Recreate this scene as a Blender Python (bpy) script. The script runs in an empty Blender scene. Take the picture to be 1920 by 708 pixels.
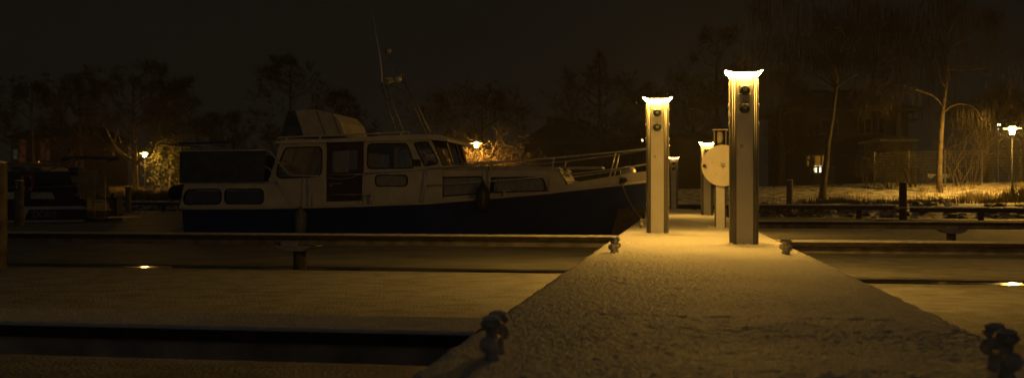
import bpy, bmesh, math, random
from mathutils import Vector, Matrix, noise
from mathutils.geometry import tessellate_polygon
random.seed(7)
PI = math.pi
sc = bpy.context.scene
COL = sc.collection

# ------------------------------------------------------------------ camera
FPX, CX, HY, CAMZ = 1900.0, 960.0, 364.0, 0.55
YAW = math.atan2(312.0, FPX)
FW = Vector((-math.sin(YAW), math.cos(YAW), 0)); RT = Vector((math.cos(YAW), math.sin(YAW), 0))
cam_d = bpy.data.cameras.new('camera'); cam = bpy.data.objects.new('camera', cam_d); COL.objects.link(cam)
cam_d.sensor_width = 36; cam_d.lens = 36 * FPX / 1920
cam_d.clip_start = 0.05; cam_d.clip_end = 1500
cam.location = (0, 0, CAMZ)
cam.rotation_euler = (PI / 2 + math.atan(10 / FPX), 0, YAW)
cam_d.dof.use_dof = True; cam_d.dof.focus_distance = 14.0; cam_d.dof.aperture_fstop = 2.8
sc.camera = cam

# ------------------------------------------------------------------ world
w = bpy.data.worlds.new("World"); sc.world = w; w.use_nodes = True
bg = w.node_tree.nodes['Background']
# overcast night sky; an unseen brighter glow is added low behind the camera as fill
wn = w.node_tree; tcw = wn.nodes.new('ShaderNodeTexCoord'); sx_ = wn.nodes.new('ShaderNodeSeparateXYZ'); wn.links.new(tcw.outputs['Generated'], sx_.inputs[0])
def mr(src, a, b, c, d):
    m_ = wn.nodes.new('ShaderNodeMapRange'); m_.interpolation_type = 'SMOOTHSTEP'; m_.inputs[1].default_value = a; m_.inputs[2].default_value = b; m_.inputs[3].default_value = c; m_.inputs[4].default_value = d
    wn.links.new(src, m_.inputs[0]); return m_.outputs[0]
ml_ = wn.nodes.new('ShaderNodeMath'); ml_.operation = 'MULTIPLY'
wn.links.new(mr(sx_.outputs[1], 0.1, -0.6, 0.0, 1.0), ml_.inputs[0]); wn.links.new(mr(sx_.outputs[2], 0.75, 0.05, 0.0, 1.0), ml_.inputs[1])
mx_ = wn.nodes.new('ShaderNodeMix'); mx_.data_type = 'RGBA'; wn.links.new(ml_.outputs[0], mx_.inputs[0])
mx_.inputs[6].default_value = (1.0, 0.91, 0.69, 1); mx_.inputs[7].default_value = (6.5, 6.0, 5.6, 1)
wn.links.new(mx_.outputs[2], bg.inputs[0])
bg.inputs[1].default_value = 0.0054
sc.view_settings.view_transform = 'Standard'; sc.view_settings.look = 'None'
sc.view_settings.exposure = 0.0; sc.view_settings.gamma = 1.0
sc.view_settings.use_curve_mapping = False
sc.render.engine = 'CYCLES'
sc.cycles.use_denoising = True
sc.cycles.max_bounces = 5; sc.cycles.volume_bounces = 0
sc.cycles.transparent_max_bounces = 12
sc.cycles.caustics_reflective = False; sc.cycles.caustics_refractive = False
PEDESTAL_GLOW = 650.0
STREET_GLOW = 3600.0
SODIUM = (1.0, 0.508, 0.075)

# ------------------------------------------------------------------ helpers
def ray(px): return FW + RT * ((px - CX) / FPX)
def PD(px, py, d):                      # point at camera depth d
    p = ray(px) * d; return Vector((p.x, p.y, CAMZ + (HY - py) / FPX * d))
def PY(px, py, Y):                      # point on the plane y = Y
    r = ray(px); return PD(px, py, Y / r.y)
def NZ(x, y, z=0.0): return noise.noise(Vector((x, y, z)))

def mat(name, col, rough=0.6, metal=0.0, var=0.15, scale=8.0, bump=0.0, bscale=60.0, col2=None, spec=0.4, lo=0.35, hi=0.65, detail=5):
    m = bpy.data.materials.new(name); m.use_nodes = True
    nt = m.node_tree; b = nt.nodes['Principled BSDF']
    tc = nt.nodes.new('ShaderNodeTexCoord')
    n = nt.nodes.new('ShaderNodeTexNoise'); n.inputs['Scale'].default_value = scale; n.inputs['Detail'].default_value = detail
    nt.links.new(tc.outputs['Object'], n.inputs['Vector'])
    r = nt.nodes.new('ShaderNodeValToRGB')
    c2 = col2 or tuple(min(1, c * (1 + var)) for c in col); c1 = col if col2 else tuple(c * (1 - var) for c in col)
    r.color_ramp.elements[0].color = (*c1, 1); r.color_ramp.elements[1].color = (*c2, 1)
    r.color_ramp.elements[0].position = lo; r.color_ramp.elements[1].position = hi
    nt.links.new(n.outputs['Fac'], r.inputs['Fac']); nt.links.new(r.outputs['Color'], b.inputs['Base Color'])
    b.inputs['Roughness'].default_value = rough; b.inputs['Metallic'].default_value = metal
    b.inputs['Specular IOR Level'].default_value = spec
    if bump:
        n2 = nt.nodes.new('ShaderNodeTexNoise'); n2.inputs['Scale'].default_value = bscale; n2.inputs['Detail'].default_value = 4
        nt.links.new(tc.outputs['Object'], n2.inputs['Vector'])
        bp = nt.nodes.new('ShaderNodeBump'); bp.inputs['Strength'].default_value = bump; bp.inputs['Distance'].default_value = 0.02
        nt.links.new(n2.outputs['Fac'], bp.inputs['Height']); nt.links.new(bp.outputs['Normal'], b.inputs['Normal'])
    return m
def emis(name, col, strength, base=(0.8, 0.8, 0.8)):
    m = bpy.data.materials.new(name); m.use_nodes = True
    b = m.node_tree.nodes['Principled BSDF']
    b.inputs['Base Color'].default_value = (*base, 1); b.inputs['Emission Color'].default_value = (*col, 1)
    b.inputs['Emission Strength'].default_value = strength
    return m
def glassm(name, tint=(0.5, 0.5, 0.5), mixf=0.5):
    m = bpy.data.materials.new(name); m.use_nodes = True
    nt = m.node_tree; nt.nodes.remove(nt.nodes['Principled BSDF'])
    t = nt.nodes.new('ShaderNodeBsdfTransparent'); t.inputs[0].default_value = (*tint, 1)
    g = nt.nodes.new('ShaderNodeBsdfGlossy'); g.inputs['Roughness'].default_value = 0.03
    fr = nt.nodes.new('ShaderNodeFresnel'); fr.inputs[0].default_value = 1.5
    mx = nt.nodes.new('ShaderNodeMixShader')
    nt.links.new(fr.outputs[0], mx.inputs[0]); nt.links.new(t.outputs[0], mx.inputs[1]); nt.links.new(g.outputs[0], mx.inputs[2])
    nt.links.new(mx.outputs[0], nt.nodes['Material Output'].inputs['Surface'])
    return m

M = {}
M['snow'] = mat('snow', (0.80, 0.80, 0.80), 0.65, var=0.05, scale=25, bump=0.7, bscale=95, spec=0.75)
M['fsnow'] = mat('dimmed_finger_snow', (0.34, 0.34, 0.34), 0.75, col2=(0.52, 0.52, 0.52), scale=14, bump=0.8, bscale=90)  # copy of the snow colour, darkened to dim lamplight on the farther fingers
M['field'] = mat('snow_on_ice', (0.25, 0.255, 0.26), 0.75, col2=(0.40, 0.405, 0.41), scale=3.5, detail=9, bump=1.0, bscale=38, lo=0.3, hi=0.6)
M['thin'] = mat('dimmed_snow_on_ice', (0.16, 0.165, 0.17), 0.7, col2=(0.26, 0.265, 0.27), scale=1.2, bump=0.2, bscale=30, lo=0.3, hi=0.6)  # smoother snow, its colour darkened for ground the pedestal lamps barely light
M['ice'] = mat('bare_ice', (0.02, 0.02, 0.022), 0.12, var=0.4, scale=3, bump=0.06, bscale=14, spec=0.5)
M['concrete'] = mat('concrete', (0.16, 0.15, 0.14), 0.85, var=0.3, scale=6, bump=0.3, bscale=40)
M['darkwood'] = mat('dark_wood', (0.045, 0.035, 0.028), 0.85, var=0.5, scale=12, bump=0.4, bscale=50)
M['beamdark'] = mat('dimmed_weathered_beam', (0.20, 0.18, 0.15), 0.85, var=0.35, scale=5, bump=0.3, bscale=30)  # beam colour darkened for the farther fingers, where lamplight came out too strong
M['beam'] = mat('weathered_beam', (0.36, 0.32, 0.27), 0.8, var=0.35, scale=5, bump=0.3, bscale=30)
M['steel'] = mat('galvanised_steel', (0.32, 0.31, 0.30), 0.5, metal=0.6, var=0.25, scale=14, bump=0.1, bscale=50)
M['rust'] = mat('rusty_steel', (0.10, 0.075, 0.05), 0.75, var=0.4, scale=9, bump=0.3, bscale=40)
M['alu'] = mat('brushed_aluminium', (0.185, 0.18, 0.17), 0.55, metal=0.25, var=0.08, scale=4)
M['panel'] = mat('grey_lacquer', (0.56, 0.55, 0.53), 0.5, var=0.05, scale=5, bump=0.03, bscale=200)
M['socket'] = mat('dark_plastic', (0.035, 0.05, 0.055), 0.4, var=0.2)
M['socketgrey'] = mat('grey_plastic', (0.42, 0.43, 0.43), 0.5, var=0.1)
M['iron'] = mat('cast_iron', (0.44, 0.41, 0.37), 0.55, metal=0.0, var=0.35, scale=20, bump=0.25, bscale=60)
M['reel'] = mat('cream_enamel', (0.72, 0.68, 0.60), 0.55, var=0.06, scale=6, bump=0.04, bscale=90)
M['hull'] = mat('blue_hull_paint', (0.010, 0.032, 0.15), 0.5, var=0.2, scale=3, spec=0.06)
M['cream'] = mat('cream_boat_paint', (0.60, 0.56, 0.47), 0.45, var=0.10, scale=3, bump=0.03, bscale=20)
M['deck'] = mat('deck_snow_dusting', (0.42, 0.42, 0.42), 0.7, var=0.2, scale=4, bump=0.2, bscale=60)
M['mahogany'] = mat('varnished_mahogany', (0.05, 0.022, 0.016), 0.35, var=0.35, scale=7)
M['rubber'] = mat('black_rubber', (0.018, 0.018, 0.018), 0.6, var=0.2)
M['canvas'] = mat('navy_canvas', (0.06, 0.08, 0.11), 0.85, var=0.2, scale=5, bump=0.3, bscale=10)
M['hood'] = mat('beige_canvas', (0.46, 0.43, 0.36), 0.85, var=0.12, scale=4, bump=0.3, bscale=8)
M['vinyl'] = glassm('clear_vinyl', (0.35, 0.38, 0.36))
M['glass'] = glassm('cabin_glass', (0.84, 0.86, 0.86))
M['curtain'] = mat('white_curtain', (0.62, 0.60, 0.55), 0.9, var=0.1, scale=9)
M['cushion'] = mat('pale_cushion', (0.55, 0.48, 0.36), 0.9, var=0.15)
M['chrome'] = mat('stainless_tube', (0.62, 0.60, 0.56), 0.35, metal=0.35, var=0.06)
M['fender'] = mat('grey_fender', (0.15, 0.16, 0.17), 0.5, var=0.25, scale=9)
M['fenderblack'] = mat('black_fender', (0.02, 0.022, 0.026), 0.4, var=0.25, scale=9)
M['rope'] = mat('mooring_rope', (0.22, 0.2, 0.16), 0.9, var=0.3, scale=60)
M['blackhull'] = mat('black_hull_paint', (0.008, 0.008, 0.010), 0.35, var=0.3, scale=3)
M['buoy'] = mat('red_lifebuoy', (0.32, 0.045, 0.025), 0.6, var=0.15)
M['post'] = mat('mooring_post_wood', (0.13, 0.115, 0.095), 0.85, var=0.4, scale=7, bump=0.5, bscale=22)
M['grass'] = mat('snowy_grass', (0.11, 0.09, 0.045), 0.95, col2=(0.72, 0.72, 0.70), scale=2.2, bump=0.8, bscale=9, lo=0.38, hi=0.56, detail=9)
M['straw'] = mat('dry_grass_blades', (0.20, 0.16, 0.07), 0.9, col2=(0.46, 0.39, 0.22), scale=2.0)
M['darkstraw'] = mat('dark_reed_blades', (0.05, 0.042, 0.025), 0.9, col2=(0.11, 0.09, 0.05), scale=2.0)
M['rock'] = mat('quay_stone', (0.07, 0.065, 0.06), 0.9, col2=(0.5, 0.5, 0.5), scale=3.0, lo=0.5, hi=0.58, bump=0.4, bscale=12)
M['darkbark'] = mat('dark_bark', (0.045, 0.038, 0.030), 0.9, var=0.4, scale=6, bump=0.8, bscale=18)
M['bark'] = mat('mossy_bark', (0.16, 0.13, 0.07), 0.9, var=0.4, scale=6, bump=0.8, bscale=18)
M['birch'] = mat('pale_bark', (0.075, 0.06, 0.04), 0.9, var=0.45, scale=5, bump=0.7, bscale=16)
M['twig'] = mat('brown_twigs', (0.034, 0.028, 0.022), 0.9, var=0.3, scale=3)
M['frost'] = mat('frosted_twigs', (0.15, 0.10, 0.055), 0.9, var=0.35, scale=5)
M['leaf'] = mat('evergreen_leaves', (0.03, 0.034, 0.014), 0.7, col2=(0.085, 0.08, 0.034), scale=4)
M['darkleaf'] = mat('dark_foliage', (0.030, 0.035, 0.018), 0.85, col2=(0.055, 0.06, 0.03), scale=2)
M['lamppole'] = mat('black_lamp_paint', (0.02, 0.02, 0.02), 0.45, var=0.2)
M['lampshade'] = mat('white_lamp_shade', (0.75, 0.72, 0.66), 0.5, var=0.05)
M['wire'] = mat('fence_wire', (0.20, 0.21, 0.19), 0.45, metal=0.4, var=0.1)
M['wall'] = mat('grey_render', (0.045, 0.043, 0.04), 0.9, var=0.15, scale=2, bump=0.1, bscale=20)
M['brick'] = mat('red_brick', (0.13, 0.05, 0.03), 0.9, var=0.25, scale=10, bump=0.2, bscale=30)
M['rooftile'] = mat('roof_tiles', (0.06, 0.05, 0.045), 0.8, var=0.3, scale=6, bump=0.4, bscale=14)
M['roofsnow'] = mat('snow_dusted_roof', (0.12, 0.12, 0.12), 0.85, col2=(0.2, 0.2, 0.2), scale=3)
M['winframe'] = mat('dull_window_frame', (0.12, 0.115, 0.105), 0.6, var=0.1)
M['darkglass'] = mat('dark_window_glass', (0.012, 0.012, 0.014), 0.08, var=0.2, spec=0.6)
M['winwarm'] = emis('lit_blind', (1.0, 0.42, 0.03), 0.15, (.05, .04, .03))
M['winbright'] = emis('lit_window', (1.0, 0.80, 0.45), 3.0)
M['winorange'] = emis('orange_window', (1.0, 0.24, 0.06), 0.018, (.04, .03, .03))
M['winglint'] = emis('bright_orange_window', (1.0, 0.38, 0.08), 0.7)
M['windowdim'] = emis('dim_green_window', (0.7, 0.8, 0.5), 0.02, (.04, .04, .04))
M['pedglow'] = emis('pedestal_lens', SODIUM, PEDESTAL_GLOW)
M['pedglowdim'] = emis('pedestal_lens_dim', SODIUM, PEDESTAL_GLOW * 0.04)
M['streetglow'] = emis('street_lamp_glass', SODIUM, STREET_GLOW)
M['lampcap'] = emis('street_lamp_top', SODIUM, 30.0)
M['pedside'] = emis('pedestal_lens_side', SODIUM, PEDESTAL_GLOW * 0.5)
M['pedback'] = emis('pedestal_lens_back', SODIUM, PEDESTAL_GLOW * 0.8)
M['streetglow2'] = emis('street_lamp_glass_far', SODIUM, STREET_GLOW * 0.45)
M['coolglow'] = emis('cool_lamp_glass', (0.85, 1.0, 0.75), 60.0)
M['lensoff'] = glassm('unlit_lens', (0.85, 0.85, 0.8))
M['whitepaint'] = mat('white_paint', (0.62, 0.62, 0.60), 0.7, var=0.1)

class MB:
    """collects shapes into one mesh"""
    def __init__(s): s.v = []; s.f = []; s.smooth = []
    def add(s, vs, fs, smooth=False):
        o = len(s.v); s.v.extend([tuple(v) for v in vs]); s.f.extend([tuple(o + i for i in f) for f in fs]); s.smooth.extend([smooth] * len(fs)); return s
    def box(s, x0, x1, y0, y1, z0, z1, bev=0.0):
        if bev <= 0:
            vs = [(x, y, z) for z in (z0, z1) for y in (y0, y1) for x in (x0, x1)]
            return s.add(vs, [(0, 2, 3, 1), (4, 5, 7, 6), (0, 1, 5, 4), (2, 6, 7, 3), (0, 4, 6, 2), (1, 3, 7, 5)])
        bm = bmesh.new(); bmesh.ops.create_cube(bm, size=1)
        for v in bm.verts: v.co = Vector(((x0 + x1) / 2 + v.co.x * (x1 - x0), (y0 + y1) / 2 + v.co.y * (y1 - y0), (z0 + z1) / 2 + v.co.z * (z1 - z0)))
        bmesh.ops.bevel(bm, geom=bm.edges[:], offset=bev, segments=2, affect='EDGES', profile=0.5)
        bm.verts.index_update(); s.add([v.co[:] for v in bm.verts], [[v.index for v in f.verts] for f in bm.faces]); bm.free(); return s
    def obox(s, a, b, wid, z0, z1):     # box along a horizontal line a->b, width wid to the far side
        a = Vector((a[0], a[1], 0)); b = Vector((b[0], b[1], 0)); d = (b - a).normalized(); n = Vector((-d.y, d.x, 0)) * wid
        vs = [(p.x, p.y, z) for z in (z0, z1) for p in (a, b, b + n, a + n)]
        return s.add(vs, [(0, 3, 2, 1), (4, 5, 6, 7), (0, 1, 5, 4), (1, 2, 6, 5), (2, 3, 7, 6), (3, 0, 4, 7)])
    def tube(s, pts, r, n=8, cap=True, smooth=True):
        pts = [Vector(p) for p in pts]; rs = r if isinstance(r, (list, tuple)) else [r] * len(pts)
        vs = []; fs = []; up = None
        for i, p in enumerate(pts):
            t = (pts[min(i + 1, len(pts) - 1)] - pts[max(i - 1, 0)]).normalized()
            if up is None: up = Vector((0, 0, 1)) if abs(t.z) < 0.9 else Vector((1, 0, 0))
            a = t.cross(up);
            if a.length < 1e-5: a = t.cross(Vector((0, 1, 0)))
            a.normalize(); b = t.cross(a).normalized(); up = -b if False else up
            for k in range(n):
                an = 2 * PI * k / n; vs.append(p + (a * math.cos(an) + b * math.sin(an)) * rs[i])
        for i in range(len(pts) - 1):
            for k in range(n):
                fs.append((i * n + k, i * n + (k + 1) % n, (i + 1) * n + (k + 1) % n, (i + 1) * n + k))
        s.add(vs, fs, smooth)
        if cap and n > 3:
            m = len(pts) - 1; o = len(s.v) - len(vs)
            s.f.append(tuple(o + k for k in range(n))[::-1]); s.f.append(tuple(o + m * n + k for k in range(n))); s.smooth += [False, False]
        return s
    def lathe(s, prof, n=16, axis='z', at=(0, 0, 0), smooth=True):  # prof (r, h)
        vs = []; fs = []
        for r, h in prof:
            for k in range(n):
                a = 2 * PI * k / n; x, y, z = r * math.cos(a), r * math.sin(a), h
                if axis == 'y': x, y, z = x, -z, y
                if axis == 'x': x, y, z = z, x, y
                vs.append((x + at[0], y + at[1], z + at[2]))
        m = len(prof)
        for i in range(m - 1):
            for k in range(n): fs.append((i * n + k, i * n + (k + 1) % n, (i + 1) * n + (k + 1) % n, (i + 1) * n + k))
        s.add(vs, fs, smooth)
        o = len(s.v) - len(vs)
        s.f.append(tuple(o + k for k in range(n))[::-1]); s.f.append(tuple(o + (m - 1) * n + k for k in range(n))); s.smooth += [False, False]
        return s
    def prism(s, poly, a, b, f):        # poly of 2D points; f(u, v, w) -> 3D ; w from a to b
        n = len(poly); vs = [f(u, v, a) for u, v in poly] + [f(u, v, b) for u, v in poly]
        tr = tessellate_polygon([[Vector((u, v, 0)) for u, v in poly]])
        fs = [tuple(t) for t in tr] + [tuple(n + i for i in t[::-1]) for t in tr] + [(i, (i + 1) % n, n + (i + 1) % n, n + i) for i in range(n)]
        return s.add(vs, fs)
    def build(s, name, m, parent=None, fix=True):
        me = bpy.data.meshes.new(name); off = Vector((0, 0, 0)); p = parent
        while p is not None: off += p.location; p = p.parent
        me.from_pydata([(v[0] - off.x, v[1] - off.y, v[2] - off.z) for v in s.v], [], s.f); me.update()
        me.polygons.foreach_set('use_smooth', s.smooth)
        if fix and len(s.f) < 60000:
            bm = bmesh.new(); bm.from_mesh(me); bmesh.ops.recalc_face_normals(bm, faces=bm.faces[:]); bm.to_mesh(me); bm.free()
        me.materials.append(m)
        o = bpy.data.objects.new(name, me); COL.objects.link(o); o.parent = parent
        return o

def tag(o, label=None, cat=None, group=None, kind=None):
    if label: o['label'] = label
    if cat: o['category'] = cat
    if group: o['group'] = group
    if kind: o['kind'] = kind
    return o
def thing(name, label, cat, loc=(0, 0, 0), group=None):
    o = bpy.data.objects.new(name, None); COL.objects.link(o); o.location = loc; o.empty_display_size = 0.2
    return tag(o, label, cat, group)
def copy_tree(o, parent=None):
    c = o.copy(); COL.objects.link(c); c.parent = parent
    for ch in list(o.children): copy_tree(ch, c)
    return c
def struct(o): o['kind'] = 'structure'; return o
def stuff(o, label, cat): o['kind'] = 'stuff'; o['label'] = label; o['category'] = cat; return o
def text_mesh(name, txt, size, m, parent, loc, rot, extrude=0.002):
    cu = bpy.data.curves.new(name, 'FONT'); cu.body = txt; cu.size = size; cu.extrude = extrude; cu.align_x = 'CENTER'; cu.align_y = 'CENTER'
    t = bpy.data.objects.new(name + '_curve', cu); COL.objects.link(t)
    dg = bpy.context.evaluated_depsgraph_get(); me = bpy.data.meshes.new_from_object(t.evaluated_get(dg))
    COL.objects.unlink(t); bpy.data.objects.remove(t)
    me.materials.clear(); me.materials.append(m)
    off = Vector((0, 0, 0)); p = parent
    while p is not None: off += p.location; p = p.parent
    o = bpy.data.objects.new(name, me); COL.objects.link(o); o.parent = parent; o.location = Vector(loc) - off; o.rotation_euler = rot
    return o

ICE = -0.48
# ------------------------------------------------------------------ terrain
C0 = Vector((13.4, 42.7, 0)); CD = Vector((-45.4, 12.8, 0)).normalized(); CN = Vector((-CD.y, CD.x, 0)) * -1
if CN.y < 0: CN = -CN
def st(x, y):
    v = Vector((x, y, 0)) - C0; return v.dot(CD), v.dot(CN)
def xy(s, t): v = C0 + CD * s + CN * t; return v.x, v.y
HP = [(-5, -0.9), (1.4, -0.75), (2.2, -0.46), (4.0, 0.08), (8, 0.2), (11, 0.38), (14, 0.68), (20, 1.2), (30, 1.32), (300, 1.4)]
def H(x, y):
    s, t = st(x, y)
    for (a, za), (b, zb) in zip(HP, HP[1:]):
        if t <= b:
            f = max(0, (t - a) / (b - a)); z = za + (zb - za) * f; break
    else: z = HP[-1][1]
    k = 1 - 0.62 * min(1, max(0, (s - 8) / 25))
    if z > 0.08: z = 0.08 + (z - 0.08) * k
    if t > 2: z += 0.05 * NZ(x * 0.6, y * 0.6) + 0.03 * NZ(x * 2.2, y * 2.2, 3)
    return z
ss = [(-40 + i * 0.5) for i in range(240)]
ts = [1.0 + 0.25 * i for i in range(16)] + [5 + 0.5 * i for i in range(40)] + [25, 27, 30, 35, 42, 55, 80, 130, 250]
vs = []; fs = []
for j, t in enumerate(ts):
    for i, s_ in enumerate(ss):
        s2 = s_ * (1 + max(0, t - 25) / 40)
        x, y = xy(s2, t); vs.append((x, y, H(x, y)))
n = len(ss)
for j in range(len(ts) - 1):
    for i in range(n - 1): fs.append((j * n + i, j * n + i + 1, (j + 1) * n + i + 1, (j + 1) * n + i))
mb = MB(); mb.add(vs, fs, True); struct(mb.build('ground', M['grass']))

# ------------------------------------------------------------------ ice
mb = MB(); mb.add([(-150, -15, ICE - 0.012), (120, -15, ICE - 0.012), (120, 100, ICE - 0.012), (-150, 100, ICE - 0.012)], [(0, 1, 2, 3)])
struct(mb.build('ice', M['ice']))
PX0, PX1 = -0.80, 1.16                  # jetty edges
FING = {'near_left': (3.97, 4.47, -1), 'far_left': (13.25, 13.80, -1), 'near_right': (12.3, 12.85, 1), 'far_right': (21.3, 21.85, 1)}
def field(mb, x0, x1, y0, y1, nx=160):
    """one sheet of snow lying on the ice, ragged along its y0 and y1 edges"""
    vs = []; fs = []
    for i in range(nx + 1):
        f = i / nx; x = x0 + (x1 - x0) * (f ** 1.6 if abs(x0) < abs(x1) else f)
        a = y0 + 0.05 * NZ(x * 1.3, y0) + 0.02 * NZ(x * 7, y0, 5); b = y1 + 0.05 * NZ(x * 1.1, y1, 9) + 0.02 * NZ(x * 6, y1, 5)
        vs += [(x, a - 0.006, ICE - 0.011), (x, a, ICE), (x, b, ICE), (x, b + 0.006, ICE - 0.011)]
    for i in range(nx):
        for k in range(3): fs.append((i * 4 + k, (i + 1) * 4 + k, (i + 1) * 4 + k + 1, i * 4 + k + 1))
    mb.add(vs, fs, False)
sn = MB(); th_ = MB()
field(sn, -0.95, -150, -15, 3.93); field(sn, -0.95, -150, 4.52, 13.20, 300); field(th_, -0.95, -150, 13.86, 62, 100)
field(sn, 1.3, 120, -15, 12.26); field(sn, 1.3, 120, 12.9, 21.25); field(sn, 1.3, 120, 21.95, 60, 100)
struct(sn.build('snow_on_ice', M['field'], fix=False)); struct(th_.build('dimmed_snow_on_ice', M['thin'], fix=False))

# ------------------------------------------------------------------ jetty
YEND = 36.8
PEDS = [(0.69, 10.95 + .14), (-0.28, 13.80 + .14), (0.715, 26.1), (-0.165, 36.2), (0.66, 16.55)]
jet = thing('jetty', 'long concrete jetty covered in snow, running away from the camera between the fingers', 'jetty', (0.18, 1.0, ICE))
mb = MB(); mb.box(PX0 + .03, PX1 - .03, -3, YEND, -0.20, -0.012); mb.build('deck', M['concrete'], jet)
for xx in (PX0 - .001, PX1 - .059):
    mb = MB(); mb.box(xx, xx + .06, -3, YEND + .02, -0.17, -0.014, 0.006); mb.build('edge_beam', M['darkwood'], jet)
for yy in (0.5, 5.8, 11.2, 17.5, 24, 30.5, 36.0):
    for xx in (-.5, .86):
        mb = MB(); mb.tube([(xx, yy, ICE - .5), (xx, yy, -.2)], .11, 12); mb.build('pile', M['rust'], jet)
def snow_h(x, y):
    h = 0.007 * NZ(x * 2.0, y * 1.7) + 0.0030 * NZ(x * 11, y * 9, 4) + (0.0034 * NZ(x * 30, y * 26, 8) + 0.0044 * NZ(x * 58, y * 52, 2)) * (1 + .7 * NZ(x * 1.3, y * 1.6, 13)) - 0.010 * max(0, NZ(x * 15, y * 17, 3) - .24) * (math.exp(-((y - 4.4) / .35) ** 2) + .8 * math.exp(-((y - 3.55) / .18) ** 2) + .5 * math.exp(-((y - 5.6) / .3) ** 2)) * 1.0
    q = NZ(x * 21, y * 18, 20)                     # little pits
    if q > 0.42: h -= (q - 0.42) * 0.012
    for yy, am in ((4.15, .012), (4.62, .014), (3.55, .008), (5.9, .006)):   # joints between the slabs under the snow
        dy = y - yy - 0.05 * NZ(x * 2.2, yy)
        h -= am * math.exp(-(dy / 0.045) ** 2) * max(0.0, 0.1 + 0.8 * NZ(x * 2.3, yy * 3) + .9 * NZ(x * 16, y * 22))
    for (a, b) in PEDS:                           # drifts against the pedestals
        d = math.hypot(x - a - .05, y - b); 
        if d < .5: h += 0.035 * math.exp(-((d - .2) / .10) ** 2) * (0.6 + 0.8 * max(0, NZ(a + 5 * math.atan2(y - b, x - a), b)))
    return h
ys = []; y = 1.0
while y < YEND: ys.append(y); y += 0.0095 if y < 4.2 else 0.0023 * y
ys.append(YEND)
NX = 240; vs = []; fs = []
for y in ys:
    ea = 0.016 * NZ(y * 5, 1) + 0.010 * NZ(y * 19, 2) + 0.006 * NZ(y * 60, 6); eb = 0.016 * NZ(y * 5, 7) + 0.010 * NZ(y * 19, 8) + 0.006 * NZ(y * 60, 9)
    x0 = PX0 - .012 + ea; x1 = PX1 + .012 + eb
    vs.append((x0 + .012, y, -.035)); 
    for i in range(NX):
        f = i / (NX - 1); x = x0 + (x1 - x0) * f; e = min(x - x0, x1 - x)
        vs.append((x, y, snow_h(x, y) + 0.006 - 0.028 * math.exp(-e / 0.018)))
    vs.append((x1 - .012, y, -.035))
W = NX + 2
for j in range(len(ys) - 1):
    for i in range(W - 1): fs.append((j * W + i, j * W + i + 1, (j + 1) * W + i + 1, (j + 1) * W + i))
mb = MB(); mb.add(vs, fs, True); mb.build('snow_cover', M['snow'], jet, fix=False)

# ------------------------------------------------------------------ finger piers
def finger(y0, y1, side, label, posts, xend):
    xa = PX0 - .004 if side < 0 else PX1 + .004
    t = thing('finger_pier', label, 'finger pier', (xa + side * 2, (y0 + y1) / 2, ICE), 'finger piers branching off the jetty')
    X0, X1 = sorted((xa, xend))
    mb = MB(); mb.box(X0, X1, y0, y1, -.062, -.014, .004); mb.build('deck_board', M['darkwood'], t)
    mb = MB(); mb.box(X0, X1, y0 + .035, y0 + .105, -.145, -.064, .004); mb.box(X0, X1, y1 - .105, y1 - .035, -.145, -.064, .004)
    nb = int((X1 - X0) / 1.0)
    for k in range(nb): mb.box(X0 + .5 + k, X0 + .54 + k, y0 + .107, y1 - .107, -.14, -.066)
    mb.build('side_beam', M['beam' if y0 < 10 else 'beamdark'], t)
    # snow strip
    nx = int((X1 - X0) / (0.02 if y0 < 10 else 0.05)); ny = 26 if y0 < 10 else 6; vs = []; fs = []
    for i in range(nx + 1):
        x = X0 + (X1 - X0) * i / nx
        ya = y0 - .004 + .008 * NZ(x * 8, y0) + .006 * NZ(x * 30, y0); yb = y1 + .004 + .008 * NZ(x * 8, y1)
        vs.append((x, ya + .003, -.013))
        for k in range(ny + 1):
            f = k / ny; yy = ya + (yb - ya) * f; e = min(yy - ya, yb - yy)
            vs.append((x, yy, -.001 + .003 * NZ(x * 13, yy * 13) + .007 * NZ(x * 42, yy * 42) - .006 * math.exp(-e / .005)))
        vs.append((x, yb - .003, -.013))
    w_ = ny + 3
    for i in range(nx):
        for k in range(w_ - 1): fs.append((i * w_ + k, (i + 1) * w_ + k, (i + 1) * w_ + k + 1, i * w_ + k + 1))
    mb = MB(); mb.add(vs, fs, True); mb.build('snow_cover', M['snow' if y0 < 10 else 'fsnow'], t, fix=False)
    for x in posts:
        mb = MB(); ym = (y0 + y1) / 2
        mb.tube([(x, ym, ICE - .4), (x, ym, -.147)], .092, 14); mb.build('pile', M['rust'], t)
        mb = MB()
        mb.prism([(-.24, -.15), (.24, -.15), (.24, -.175), (.13, -.23), (-.13, -.23), (-.24, -.175)], y0 + .0, y1 - .0, lambda u, v, w_: (x + u, w_, v))
        mb.box(x - .17, x + .07, y0 - .012, y0 + .033, -.165, -.085, .004); mb.build('bracket', M['steel'], t)
    return t
finger(*FING['near_left'], 'nearest snowy finger pier, at the lower left of the picture', [-6.5], -9.6)
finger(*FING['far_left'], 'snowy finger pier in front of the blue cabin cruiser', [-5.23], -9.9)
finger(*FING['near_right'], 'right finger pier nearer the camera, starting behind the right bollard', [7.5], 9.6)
finger(*FING['far_right'], 'right finger pier with the visible bracketed pile, in front of the shore dock', [5.42], 12.5)

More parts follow.
